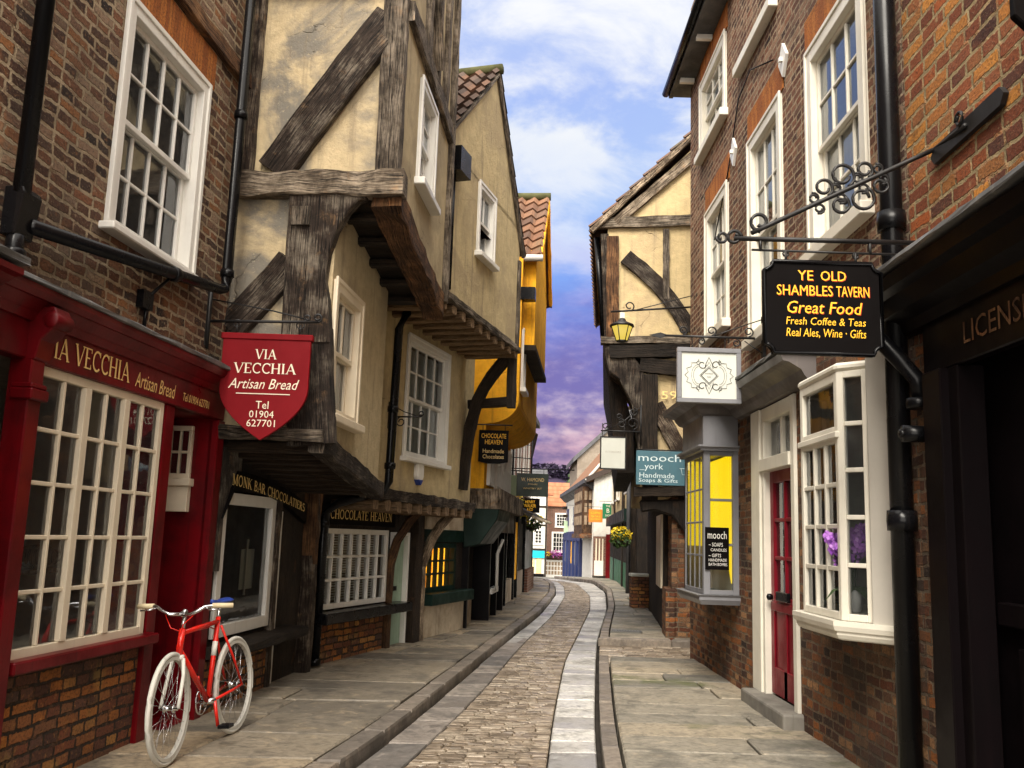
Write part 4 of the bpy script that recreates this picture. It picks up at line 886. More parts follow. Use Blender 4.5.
# ------------------------------------------------------------------ tavern brick building (right)
FR = Fr((2.45, 12.52), (2.45, 0))
tv = empty('tavern_building', FR, 'tall russet brick building with cream sash windows, a claret door and two projecting shop windows', 'building')
RW = [(5.17, 6.42, 3.92, 5.70), (3.24, 4.40, 3.62, 5.75), (1.10, 2.28, 4.08, 5.72), (.78, 2.22, 6.66, 7.66)]
h_ = lambda w: (w[0] + .03, w[1] - .03, w[2], w[3] - .03)
EZ = 8.02
MB().wall(0, 7.0, 3.0, 9.3, [h_(w) for w in RW], 0., .1).box(0, 7, .4, 5, 0, 9.3, skip='f').quad((0, .4, 3), (0, 0, 3), (0, 0, 9.3), (0, .4, 9.3)).build('wall', 'brick_r', tv)
MB().wall(0, 7.0, 0, 3.0, [(1.56, 2.60, .95, 2.9), (3.42, 4.58, .2, 2.74), (5.35, 6.66, 1.0, 2.8)], 0., .15).quad((0, .4, 0), (0, 0, 0), (0, 0, 3.), (0, .4, 3.)).build('wall', 'brick_rl', tv)
for i, w in enumerate(RW):
    sash(tv, *w, 0, 3, 2, 2, 'cream_r', fw=.12, rmat='room_l' if i != 1 else 'room', depth=.6, bar=.026, cur=[.5, .45, .4, .9][i], sillh=.10)
    B(w[0] - .06, w[1] + .06, -.012, .1, w[3] + .025, w[3] + .34).build('lintel', 'lintel', tv)
# eaves and gutter
B(2.85, 4.30, -.09, .05, 6.71, 6.82).build('sill', 'cream_r', tv, bevel=.008)
MB().box(-.22, 2.75, -.24, .1, EZ, EZ + .05).box(-.22, 2.75, -.28, -.22, EZ - .02, EZ + .16).build('eaves', 'slate', tv)
MB().tube([(-.25, -.32, EZ + .06), (2.75, -.32, EZ + .06)], .055, 10).build('gutter', 'black', tv)
for u in (.35, 1.5, 2.5): B(u - .03, u + .03, -.22, -.02, EZ - .07, EZ - .003).build('eaves_bracket', 'white', tv)
for (px, py) in ((735, 152), (613 + 172, 60)):
    a_ = FR.uv(px, py); MB().prism([(a_[0] - .12, a_[1]), (a_[0], a_[1] - .17), (a_[0] + .12, a_[1]), (a_[0], a_[1] + .17)], -.03, -.002).box(a_[0] - .02, a_[0] + .02, -.06, -.03, a_[1] - .02, a_[1] + .02).build('tie_plate', 'white', tv)
# ledge cornice over door
moulding([(0, 0), (.06, .01), (.10, .06), (.12, .10), (.22, .16), (.27, .17), (.29, .23), (.26, .25), (0, .25)][::1], [(2.75, 0, 2.86), (5.2, 0, 2.86)]).build('cornice', 'cornice', tv)
MB().beam((2.7, -.15, 3.125), (5.25, -.15, 3.125), .30, .03, jit=.006).build('lead_flashing', 'lead', tv)
# door
DX0, DX1 = 3.68, 4.56
df = MB().box(3.30, 3.60, -.04, .05, .2, 2.85); df.box(3.60, 3.68, -.02, .12, .2, 2.74); df.box(DX1, DX1 + .10, -.03, .12, .2, 2.85); df.box(3.60, DX1, -.02, .12, 2.72, 2.85); df.box(3.6, DX1, -.05, .12, 2.24, 2.36)
df.box(4.10, 4.14, .02, .08, 2.36, 2.72)
dfo = df.build('door_frame', 'cream_r', tv, bevel=.006)
MB().quad((3.68, .06, 2.36), (DX1, .06, 2.36), (DX1, .06, 2.72), (3.68, .06, 2.72)).build('pane', 'glass', dfo)
dd = MB(); dd.box(DX0, DX1, .05, .09, .22, .98)
gridbars(dd, DX0, DX1, .98, 2.24, 2, 3, .04, .09, .035, .11)
dd.box(DX0 + .02, DX1 - .02, .028, .05, .96, 1.04).box(DX0, DX0 + .11, .035, .05, .22, .98).box(DX1 - .11, DX1, .035, .05, .22, .98).box(DX0 + .39, DX0 + .49, .035, .05, .22, .98).box(DX0 + .11, DX1 - .11, .035, .05, .22, .46)
ddo = dd.build('door', 'red_door', tv, bevel=.006)
MB().quad((DX0, .07, .98), (DX1, .07, .98), (DX1, .07, 2.24), (DX0, .07, 2.24)).build('pane', 'glass', ddo)
B(DX0 + .25, DX0 + .60, .008, .04, 1.06, 1.14).build('letter_box', 'black', ddo, bevel=.004)
MB().lathe([(.02, 0), (.03, .02), (.03, .045), (.012, .055)], (0, 0, 0), 12).build('handle', 'black', ddo).matrix_local = TR(DX0 + .08, .03, 1.08, 0, R(90))
room(tv, 3.66, 4.6, .2, 2.75, .13, 1.2, 'room_d')
dst = MB(); dst.box(3.34, 4.72, -.17, .06, .02, .205); sto = dst.build('step', 'step', tv, bevel=.02, seg=2)
# tavern bay window
by = []
P1, P2, P3, P4 = (5.42, -.02), (5.66, -.285), (6.44, -.285), (6.72, -.02)
def seg_T(a, b): d = Vector((b[0] - a[0], b[1] - a[1])); return TR(a[0], a[1], 0, math.atan2(d.y, d.x)), d.length
bz0, bz1 = 1.09, 2.71
T1, l1 = seg_T(P2, P3); w_ = shopwin(tv, 0, l1, bz0, bz1 - .42, 0, 3, 4, 'cream_r', (), .03, .05, depth=0, T=T1, name='bay_window', th=.05)
f = MB(); f.T = T1; gridbars(f, 0, l1, bz1 - .42, bz1, 1, 1, 0, .05, .03, .06); f.box(-.01, l1 + .01, -.02, .05, bz1 - .44, bz1 - .40); f.build('top_light', 'cream_r', w_, bevel=.004)
g = MB(); g.T = T1; g.quad((.05, .03, bz1 - .40), (l1 - .05, .03, bz1 - .40), (l1 - .05, .03, bz1 - .03), (.05, .03, bz1 - .03)).build('pane', 'glass_shop', w_)
T2, l2 = seg_T(P3, P4); shopwin(tv, 0, l2 * .56, bz0, bz1, 0, 1, 5, 'cream_r', (), .03, .045, depth=0, T=T2, name='bay_window', th=.05)
f = MB(); f.T = T2; f.box(l2 * .57, l2 + .10, -.04, .03, bz0 - .10, bz1 + .1); f.build('side_board', 'greyboard', tv, bevel=.006)
T3, l3 = seg_T(P1, P2); shopwin(tv, 0, l3, bz0, bz1, 0, 1, 5, 'cream_r', (), .03, .05, depth=0, T=T3, name='bay_window', th=.05)
sp_ = [(0, -.11), (.02, -.11), (.035, -.085), (.035, -.065), (.05, -.06), (.06, -.03), (.06, 0), (0, 0)]
moulding(sp_, [(5.39, .0, bz0), (5.65, -.295, bz0), (6.455, -.295, bz0), (6.78, .0, bz0)]).prism_z([(5.39, .03), (5.65, -.295), (6.455, -.295), (6.77, .03)], bz0 - .12, bz0 - .01).build('bay_sill', 'cream_r', tv)
MB().prism_z([(5.41, .02), (5.65, -.30), (6.45, -.30), (6.74, .02)], bz1 + .0, bz1 + .06).build('bay_roof', 'cream_r', tv, bevel=.02)
MB().box(5.3, 6.7, .1, 1.5, .9, 2.85, skip='f').build('interior', 'room_l', tv)
MB().prism_z([(5.40, .4), (5.44, .0), (5.68, -.245), (6.42, -.245), (6.64, .0), (6.60, .4)], 1.10, 1.135).build('window_board', 'cream_r', tv)
# shop oriel with self-glowing yellow backcloth
OX0, OX1, OF = 1.50, 2.62, .36
oz0, oz1 = 1.02, 2.53
og = MB(); ow = shopwin(tv, OX0, OX1, oz0, oz1, -OF, 4, 4, 'grey', (), .022, .05, depth=0, name='oriel_window', gl='glass_thin', th=.022)
To = TR(OX1, -OF, 0, R(90)); shopwin(tv, 0.0, OF - .0, oz0, oz1, 0, 1, 3, 'grey', (), .028, .05, depth=0, T=To, name='oriel_window', th=.05, gl='glass_thin')
MB().box(OX1 - .07, OX1 + .012, -OF - .012, -OF + .06, oz0, oz1).box(OX1 - .05, OX1 + .015, -.06, .02, oz0, oz1).build('corner_post', 'grey', tv, bevel=.004)
MB().box(OX0, OX0 + .06, -OF, .02, oz0, oz1).box(OX0 - .02, OX1 + .02, -OF - .02, 0, oz1, oz1 + .42).build('frieze', 'grey', tv, bevel=.006)
moulding([(0, 0), (.03, 0), (.035, .03), (.06, .04), (.06, .06), (0, .06)], [(OX0 - .02, 0, oz1 + .0), (OX0 - .02, -OF - .02, oz1 + .0), (OX1 + .02, -OF - .02, oz1), (OX1 + .02, 0, oz1)]).build('moulding', 'grey', tv)
moulding([(0, 0), (.04, .02), (.07, .06), (.09, .10), (.17, .14), (.20, .15), (.21, .20), (0, .22)], [(OX0 - .02, 0, oz1 + .38), (OX0 - .02, -OF - .02, oz1 + .38), (OX1 + .02, -OF - .02, oz1 + .38), (OX1 + .02, 0, oz1 + .38)]).prism_z([(OX0 - .2, .0), (OX0 - .2, -OF - .2), (OX1 + .2, -OF - .2), (OX1 + .2, 0)], oz1 + .575, oz1 + .605).build('cornice', 'cornice', tv)
moulding([(0, -.1), (.02, -.1), (.05, -.05), (.05, -.02), (.07, 0), (0, .0)], [(OX0 - .02, 0, oz0), (OX0 - .02, -OF - .02, oz0), (OX1 + .02, -OF - .02, oz0), (OX1 + .02, 0, oz0)]).prism_z([(OX0 - .02, .0), (OX0 - .02, -OF - .02), (OX1 + .02, -OF - .02), (OX1 + .02, 0)], oz0 - .09, oz0 - .004).build('oriel_sill', 'grey', tv)
MB().prism([(OX0 + .07, oz0 + .55), (OX1 - .32, oz0 + .5), (OX1 - .05, oz0 + .12), (OX1 - .05, oz1 - .03), (OX0 + .07, oz1 - .03)], -.07, -.06).build('backcloth', 'yellow_lit', ow); MB().box(OX0 + .065, OX0 + .075, -OF + .03, -.05, oz0 + .5, oz1 - .03).build('backcloth', 'yellow_lit', ow); MB().box(OX0 + .06, OX1 - .06, -.05, -.04, oz0, oz1 - .03).build('blind', 'cream', ow); MB().box(OX0 + .065, OX0 + .075, -OF + .03, -.05, oz0 + .01, oz0 + .5).build('blind', 'cream', ow)
MB().box(OX0, OX1, .14, .5, .9, 2.9, skip='f').build('interior', 'room_d', tv)
MB().quad((OX0 + .06, -OF + .06, oz0 + .02), (OX1 - .06, -OF + .06, oz0 + .02), (OX1 - .06, -.03, oz0 + .02), (OX0 + .06, -.03, oz0 + .02)).build('window_board', 'teal', ow)
FO = Fr((2.45 - OF + .0, 12.52 - OX1), (2.45, 12.52 - OX1))
ps = empty('shop_poster', None, 'black poster with white chalk lettering on the side of the yellow shop window', 'poster', loc=(2.215, 12.52 - OX1 - .03, 1.50))
B(-.125, .125, -.006, .006, -.22, .22).build('board', 'black_sign', ps)
lettering([('mooch', -.10, .10, .10, .18), ('~ SOAPS', -.09, .06, .02, .06), ('CANDLES', -.07, .10, -.03, .0), ('~ GIFTS', -.09, .04, -.09, -.055), ('HANDMADE', -.09, .10, -.135, -.105), ('BATH BOMBS', -.09, .105, -.18, -.15)], 0, 0, 0, 0, -.009, 'white', ps)
# cables on the wall
for n_, pts in enumerate(([(662, -20), (655, 30), (640, 70), (612 + 40, 120)], [(775, 60), (752, 70), (740, 100), (730, 170), (716, 240)])):
    c_ = MB(); c_.tube([(FR.uv(*p)[0], -.02, FR.uv(*p)[1]) for p in pts], .008, 5)
    if n_: tag(c_.build('wall_cable', 'black', None), 'thin black cable looping down the russet brick wall past the tie plates', 'cable').matrix_world = Matrix.Translation(FR.o) @ Matrix.Rotation(FR.rz, 4, 'Z')
# ------------------------------------------------------------------ big black downpipe
dq = empty('drainpipe', FR, 'thick black drainpipe between the tavern bay window and the black shopfront', 'drainpipe')
MB().tube([(6.97, -.10, 8.5), (6.97, -.10, .10)], .068, 18).build('pipe', 'black', dq)
for z in (3.58, 1.72, 5.4): cbuild(dq, (6.97, -.10), .070, z, .12)
br = MB().tube([(6.98, -.30, 2.98), (7.03, -.30, 2.88), (7.12, -.14, 2.66), (7.16, -.06, 2.54), (7.16, -.04, 2.40)], .05, 12); collar(br, (7.16, -.06), .055, 2.40, .06); br.tube([(7.16, -.16, 2.22), (7.16, .02, 2.22)], .05, 12).tube([(7.16, -.18, 2.22), (7.16, -.14, 2.22)], .025, 10).build('branch_pipe', 'black', dq)
# ------------------------------------------------------------------ nearest brick building with black shopfront (right edge)
F0 = Fr((2.45, 5.52), (2.45, 0))
n0 = empty('corner_building', F0, 'orange and brown brick building above a black licensed shopfront', 'building')
MB().wall(.0, 9, 2.9, 9, (), .0).box(0, 9, .3, 5, 0, 9, skip='f').build('wall', 'brick_r0', n0)
MB().wall(.0, .36, 0, 2.95, (), .0).build('wall', 'brick_rl', n0)
sb0 = MB().box(.22, 9, -.05, .02, 2.55, 3.08).box(.30, .52, -.10, .05, .08, 2.55).box(.44, .62, -.05, .10, .08, 2.55).box(.2, 9, .16, .2, .05, 2.95).box(.62, 9, .1, .16, .05, .4).box(.62, 9, .10, .16, 1.18, 1.30)
for u in (1.15, 1.7, 2.4): sb0.box(u, u + .09, .10, .16, .4, 2.55)
for u in (.74, 1.3): sb0.box(u, u + .33, .13, .16, .5, 1.08)
so = sb0.build('shopfront', 'black_shop', n0, bevel=.008)
moulding([(0, 0), (.05, .0), (.07, .06), (.15, .10), (.20, .18), (.26, .20), (.28, .27), (0, .29)], [(-.12, -.03, 2.84), (9, -.03, 2.84)]).box(-.12, .3, -.03, .0, 2.84, 3.13).build('cornice', 'black_shop', so)
MB().beam((-.14, -.17, 3.155), (6, -.17, 3.155), .34, .035, jit=.006).build('lead_flashing', 'lead', so)
lettering('LICENSED', .72, 1.50, 2.64, 2.76, -.056, 'timber_b', so)
ts = empty('hanging_sign', None, 'dark octagonal sign at the top corner with a gold telephone line', 'sign', loc=(2.25, 3.5, 3.85))
MB().prism([(-.24, -.12), (-.12, -.24), (.24, -.24), (.24, .3), (-.24, .3)], -.02, .02).build('board', 'black_sign', ts, bevel=.006)
lettering('Tel:', -.185, -.07, -.06, .03, -.023, 'amber', ts, 'sans', .2)
MB().tube([(.2, 0, .28), (.2, 0, .42), (.27, 0, .42)], .012, 6).build('hanger', 'iron', ts)
# ------------------------------------------------------------------ tavern sign
TY = 5.1
tb_ = empty('sign_bracket', None, 'long wrought iron bracket with scrollwork carrying the black tavern sign', 'sign bracket', loc=(2.45, TY, 3.29))
ir = MB()
ir.tube([(0, 0, .005), (-1.20, 0, -.005)], .015, 8).tube([(-.05, 0, -.07), (-1.10, 0, -.07)], .007, 6)
for x in (-1.05, -.42, -.12): ir.tube([(x, 0, -.075), (x, 0, .0)], .010, 6)
p0, p1 = (-1.10, .03), (-.02, .58)
q = lambda t, o=0.: (p0[0] + (p1[0] - p0[0]) * t - o * .46, p0[1] + (p1[1] - p0[1]) * t + o * .89)
ir.tube([(q(i / 8)[0], 0, q(i / 8)[1] - .0) for i in range(9)], .014, 8)
ir.tube([(x, 0, z) for x, z in spiral(-1.05, .10, .06, -1.57, -1.1, 18, .6)], .011, 6)
ir.tube([(x, 0, z) for x, z in spiral(-1.20, -.0, .045, 0, 1.2, 16, .5)], .010, 6).tube([(x, 0, z) for x, z in spiral(-1.27, .0, .035, 3.14, 1.2, 16, .5)], .009, 6)
for sgn in (1, -1):
    for t, r in ((.42, .055), (.53, .075), (.64, .05)):
        c = q(t + (.03 if sgn < 0 else 0), sgn * (r + .012))
        ir.tube([(x, .0, z) for x, z in spiral(c[0], c[1], r, -1.1 * sgn, 1.15 * sgn, 22, .45)], .010, 6)
    for t in (.35, .47, .59, .70):
        c = q(t, sgn * .035); ir.tube([(x, .0, z) for x, z in spiral(c[0], c[1], .032, 1.9 * sgn, -1.3 * sgn, 14, .5)], .008, 5)
ir.build('arm', 'iron', tb_)
mp_ = MB(); mp_.T = TR(-.03, -.55, .74, 0, R(0)); 
# strap fixed flat on the brick, rising towards the camera
mp_.T = None
sa, sb2 = F0.uv(938, 158), F0.uv(1004, 98); ya, za, yb, zb = TY - (5.5 - sa[0]) , sa[1] - 3.29, TY - (5.5 - sb2[0]), sb2[1] - 3.29; ya, yb = -ya, -yb
mp_.prism_x([(yb, zb - .05), (ya, za - .05), (ya + .04, za), (ya, za + .05), (yb, zb + .05), (yb - .04, zb)], -.035, -.005); mp_.tube([(-.02, 0, .58), (-.045, (ya + yb) * .55, (za + zb) * .5)], .014, 6)
mp_.tube([(-.06, y, z) for y, z in spiral((ya + yb) * .5, (za + zb) * .5 + .05, .045, 0, 1.2, 14, .5)], .010, 6).build('strap', 'iron', tb_)
tsg = empty('hanging_sign', None, 'black tavern sign with scalloped corners and amber lettering on its iron bracket', 'sign', loc=(1.745, TY, 2.885))
W2, H2, k = .335, .27, .05
def sc_(w, h, k):
    P = []
    for (cx, cz, a0) in ((-w, -h, 90), (w, -h, 180), (w, h, 270), (-w, h, 0)):
        pass
    for (cx, cz, a0, a1) in ((-w, -h, 90, 0), (w, -h, 180, 90), (w, h, 270, 180), (-w, h, 360, 270)):
        P += [(cx + k * math.cos(R(a0 + (a1 - a0) * i / 6)), cz + k * math.sin(R(a0 + (a1 - a0) * i / 6))) for i in range(7)]
    return P
MB().prism(sc_(W2, H2, k), -.022, .022).build('board', 'black_sign', tsg)
pr_ = sc_(W2 - .004, H2 - .004, k); MB().tube([(x, -.026, z) for x, z in pr_], .011, 6, closed=True).build('moulding', 'black', tsg)
tl = [('YE', -.142, -.055, .158, .215, 0), ('OLD', -.012, .132, .158, .215, 0), ('SHAMBLES', -.262, .055, .068, .128, 0), ('TAVERN', .075, .262, .068, .128, 0), ('Great Food', -.205, .220, -.035, .035, .2), ('Fresh Coffee & Teas', -.212, .238, -.102, -.058, .15), ('Real Ales, Wine · Gifts', -.212, .238, -.178, -.122, .15)]
for nm, mat, yy, gr in (('lettering_edge', 'amber_red', -.0245, .0028), ('lettering', 'amber', -.027, 0)):
    for (s_, a, b, c, d, shr) in tl[: (5 if gr else 7)]:
      mb = MB(); letter(mb, s_, a - gr * .2 + (gr and .004), b + gr * 1.6, c - gr * 1.4, d + gr * .2, yy, 'sans', shr)
      mb.build(nm, mat, tsg)
hk = MB()
for x in (-.2, .2): hk.tube([(x, 0, .27), (x, 0, .335)], .008, 6).tube([(x + .016 * math.cos(a), 0, .318 + .016 * math.sin(a)) for a in [i * .785 for i in range(9)]], .006, 5)
hk.build('hook', 'iron', tsg)
# ------------------------------------------------------------------ ornamental sign
MY = 8.8
mbk = empty('sign_bracket', None, 'black iron bracket with a spear tip and scrolls above the ivory ornamental sign', 'sign bracket', loc=(2.45, MY, 3.535))
ir = MB().tube([(0, 0, 0), (-.98, 0, 0)], .012, 8).box(-.03, 0, -.03, .03, -.18, .22).tube([(0, 0, .2), (-.35, 0, .07), (-.5, 0, .01)], .006, 5).tube([(-.02, 0, -.15), (-.2, 0, -.03)], .006, 5)
ir.prism([(-1.13, 0), (-1.02, -.028), (-.93, 0), (-1.02, .028)], -.008, .008)
for cx, r, s_ in ((-.16, .05, 1), (-.28, .04, -1), (-.52, .05, 1), (-.62, .035, -1), (-.80, .045, 1)): ir.tube([(x, 0, z) for x, z in spiral(cx, s_ * (r + .012), r, -1.57 * s_, 1.2 * s_, 18, .6)], .008, 5)
ir.build('arm', 'iron', mbk)
ms_ = empty('hanging_sign', None, 'square ivory sign with a black ornamental outline in a grey frame', 'sign', loc=(1.90, MY, 3.15))
fr_ = MB().box(-.31, .31, -.03, .03, -.27, -.225).box(-.31, .31, -.03, .03, .225, .27).box(-.31, -.265, -.03, .03, -.225, .225).box(.265, .31, -.03, .03, -.225, .225); fr_.build('frame', 'grey', ms_, bevel=.004)
B(-.266, .266, -.012, .012, -.226, .226).build('panel', 'panelwhite', ms_)
od = MB(); yy = -.016
def line2(pts, w=.0032, closed=False): od.tube([(x, yy, z) for x, z in pts], w, 4, closed=closed)
line2([(0, .075), (.075, 0), (0, -.075), (-.075, 0)], .0034, True); line2([(0, .09), (.09, 0), (0, -.09), (-.09, 0)], .0022, True)
for s_ in (1, -1):
    line2([(-.04 * s_, .07 * s_), (-.03 * s_, .115 * s_), (0, .18 * s_), (.03 * s_, .115 * s_), (.04 * s_, .07 * s_)]); line2([(-.02 * s_, .09 * s_), (0, .135 * s_), (.02 * s_, .09 * s_)], .0016)
    zig = []
    for i in range(13): a = R(-66 + 132 * i / 12); r = .235 if i % 2 == 0 else .205; zig.append((s_ * r * math.cos(a) * (1.0), r * .74 * math.sin(a)))
    line2(zig, .0022)
    for t_ in (1, -1):
        line2(spiral(s_ * .065, t_ * .105, .04, 0, .9 * s_ * t_, 16, .5)); line2(spiral(s_ * .105, t_ * .125, .022, 1, 1.2 * s_ * t_, 14, .6), .0018)
        line2(arc(s_ * .10, 0, .05, .085, 90 * t_, 0, 6) if s_ > 0 else arc(-.10, 0, .05, .085, 90 * t_, 180 * t_, 6), .0016); line2(arc(s_ * .10, 0, .07, .105, 90 * t_, 0 if s_ > 0 else 180 * t_, 6), .0012)
od.build('ornament', 'ink', ms_)
lettering([('SHAMBLES', -.038, .038, .012, .025), ('YORK', -.02, .02, -.022, -.008)], 0, 0, 0, 0, -.016, 'ink', ms_)
ch = MB()
for x in (-.16, .16):
    for i in range(4): z = .278 + i * .028; ch.tube([(x + (.008 * math.cos(a) if i % 2 else 0), (0 if i % 2 else .008 * math.cos(a)), z + .017 * math.sin(a)) for a in [j * 1.047 for j in range(6)]], .0035, 5, closed=True)
ch.build('chain', 'iron', ms_)
# ------------------------------------------------------------------ timber house beyond the side lane
Y2 = 14.3
t2 = empty('timber_house', None, 'dark timbered house with cream gable and curved braces leaning over the lane corner', 'building', loc=(2.4, Y2, 0), rz=R(-6))
def q2(px, py, dy=0.): x, z = at(px, py, Y2); return x - 2.4, z
def pm(pts, y0, y1, name, mat, bevel=0.): return MB().prism([q2(*p) for p in pts][::-1], y0, y1).build(name, mat, t2, bevel=bevel)
XL = q2(607, 300)[0]
MB().prism([(XL, 4.7), (4, 4.7), (4, 6.0), (1.4, 8.88), (XL, 6.55)], .0, 7.).build('gable_wall', 'plaster_r', t2)
MB().prism([(-.35, 2.25), (4, 2.25), (4, 4.69), (-.35, 4.69)], .03, 6.).build('first_floor_wall', 'plaster_r', t2)
MB().box(.12, 4, .05, 6.8, 0, 2.24).build('wall', 'brick_rl', t2)
bm2 = lambda a, b, w, mat='timber_g', bow=0., d=.12, y=-.02: MB().beam((*[q2(*a)[0]], y, q2(*a)[1]), (q2(*b)[0], y, q2(*b)[1]), w if False else d, w, up=(0, 1, 0), jit=.008, bow=bow) 
def tb2(a, b, w, mat='timber_g', bow=0., d=.10, y=-.02):
    A, C = q2(*a), q2(*b); L = math.hypot(C[0] - A[0], C[1] - A[1]); mb = MB(); n = 10
    # bow lies in the gable plane
    dx, dz = (C[0] - A[0]) / L, (C[1] - A[1]) / L; pts = [(A[0] + (C[0] - A[0]) * i / n - dz * bow * math.sin(math.pi * i / n), y, A[1] + (C[1] - A[1]) * i / n + dx * bow * math.sin(math.pi * i / n)) for i in range(n + 1)]
    mb.sweep(pts, [(-w / 2, -d / 2), (w / 2, -d / 2), (w / 2, d / 2), (-w / 2, d / 2)], up=(0, 1, 0), jit=.008); return mb.build('beam', mat, t2)
tb2((598, 222), (700, 222), .17); tb2((613, 236), (613, 338), .19, 'timber_b', d=.14); tb2((601, 340), (700, 342), .11, d=.16, y=-.05)
tb2((626, 256), (690, 332), .24, 'timber', .09); tb2((666, 230), (666, 300), .10); tb2((616, 222), (700, 152), .15, 'timber_g')
MB().prism([(q2(601, 232)[0], q2(601, 232)[1]), (q2(605, 345)[0], q2(605, 345)[1]), (q2(612, 345)[0], q2(612, 345)[1]), (q2(609, 232)[0], q2(609, 232)[1])], -.02, 6.8).build('front_face', 'timber', t2)
MB().tube([(q2(597, 228)[0], .2, 6.45), (q2(605, 330)[0] - .02, .35, 4.8)], .05, 8).build('downpipe', 'black', t2)
r2 = MB(); z0_, x0_ = q2(592, 228)[1], q2(592, 228)[0]; xp = 1.4; zp_ = z0_ + (xp - x0_) * 1.0
pantiles(r2, (x0_, -.12, z0_), Vector((0, 7.2, 0)), Vector((xp - x0_, 0, zp_ - z0_)), 8); pantiles(r2, (4.1, -.12, z0_ - .1), Vector((0, 7.2, 0)), Vector((xp - 4.1, 0, zp_ - z0_ + .1)), 8); r2.build('roof', 'pantile', t2)
MB().beam((x0_, -.08, z0_ - .04), (xp, -.08, zp_ - .04), .08, .10).build('bargeboard', 'timber_g', t2)
# curved bracket under the first jetty, posts, braces
pm([(603, 345), (616, 345), (632, 352), (644, 372), (650, 405), (656, 450), (657, 470), (640, 470), (638, 440), (632, 405), (620, 380), (610, 372)], -.08, .5, 'jetty_bracket', 'timber', .02)
MB().prism([q2(*p) for p in [(603, 345), (608, 372), (612, 420), (618, 470), (636, 470), (634, 420), (626, 390), (612, 360)]], .5, 6.5).build('jetty_cove', 'timber_d', t2)
tb2((610, 352), (700, 352), .20, 'timber_d', d=.2); tb2((640, 365), (700, 372), .22, 'timber_d', d=.16)
tb2((650, 375), (650, 500), .24, 'timber_d', d=.2, y=0); tb2((655, 405), (690, 470), .24, 'timber', .0); tb2((634, 492), (700, 492), .14, 'timber_d', d=.3, y=-.06); tb2((660, 480), (700, 478), .1, 'timber_d')
pm([(640, 500), (700, 500), (700, 560), (690, 540), (672, 516), (655, 510), (642, 512)], -.10, .3, 'arch_brace', 'timber_d', .02)
MB().box(.06, .14, .9, 7, .1, 2.2).build('shop_front', 'timber_d', t2); MB().box(.02, .055, 1.2, 2.6, .8, 2.0).build('shutter', 'cream', t2)
MB().box(.03, .16, -.04, .9, .1, .85).build('brick_base', 'brick_rl', t2)
x_, z_ = q2(664, 395); lettering('59', x_ - .04, x_ + .20, z_ - .07, z_ + .06, -.03, 'gold', t2)
bp = empty('brick_pier', None, 'low square brick pier with a stone top beside the dark shop entrance', 'pier', loc=(2.95, 20.6, .13))
MB().box(-.22, .22, -.2, .2, 0, .66).build('pier', 'brick_stall', bp, bevel=.01); MB().box(-.24, .24, -.22, .22, .66, .72).build('cap', 'panelwhite', bp, bevel=.01)
# mooch york sign
mk = empty('wall_sign', None, 'slate teal soap shop board with pale lettering fixed below the timber jetty', 'sign', loc=(2.34, Y2 - .22, 2.655))
B(-.41, .47, -.02, .02, -.26, .26).build('board', 'teal', mk, bevel=.004)
lettering([('mooch', -.38, .27, .10, .21), ('_york', -.36, .0, -.05, .07), ('Handmade', -.36, .17, -.15, -.075), ('Soaps & Gifts', -.37, .22, -.235, -.16)], 0, 0, 0, 0, -.024, 'pale_letter', mk)
ic = MB(); ic.tube([(.27, -.024, .0), (.29, -.024, -.09), (.37, -.024, -.09), (.39, -.024, .0), (.25, -.024, .0)], .004, 4).tube([(.39, -.024, 0), (.44, -.024, .03)], .004, 4); ic.build('emblem', 'pale_letter', mk)
MB().tube([(-.41, .0, .275), (.47, .0, .275)], .012, 6).tube([(-.3, 0, .26), (-.3, .2, .30)], .01, 5).tube([(.3, 0, .26), (.3, .2, .30)], .01, 5).build('rail', 'iron', mk)
# white hanging sign on scrolls
wb2 = empty('sign_bracket', None, 'scrolled iron bracket on the dark timber post holding a small white sign', 'sign bracket', loc=(2.02, 14.24, 3.22))
ir = MB().tube([(-.0, 0, 0), (-.62, 0, 0)], .012, 6).tube([(-.0, 0, -.2), (0, 0, .42)], .014, 6).tube([(-.02, 0, .38), (-.25, 0, .17), (-.5, 0, .02)], .007, 5)
for cx, cz, r, s_ in ((-.13, .13, .10, 1), (-.30, .12, .07, -1), (-.12, .31, .07, -1), (-.55, .07, .06, 1), (-.34, .23, .05, 1)): ir.tube([(x, 0, z) for x, z in spiral(cx, cz, r, -1.57 * s_, 1.3 * s_, 20, .65)], .009, 5)
ir.build('arm', 'iron', wb2)
wsx, wsz = at(613, 453, 14.24)
wsg = empty('hanging_sign', None, 'small plain white sign hanging under iron scrolls beside the timber house', 'sign', loc=(wsx, 14.24, wsz))
B(-.185, .185, -.015, .015, -.24, .24).build('board', 'panelwhite', wsg, bevel=.003)
MB().box(-.20, .20, -.02, .02, -.255, -.235).box(-.20, .20, -.02, .02, .235, .255).box(-.2, -.183, -.02, .02, -.24, .24).box(.183, .2, -.02, .02, -.24, .24).tube([(-.17, 0, .25), (-.17, 0, .46)], .006, 5).tube([(.17, 0, .25), (.17, 0, .46)], .006, 5).build('frame', 'iron', wsg)
lettering('INTERIORS', -.12, .12, .0, .03, -.018, 'greyboard', wsg)
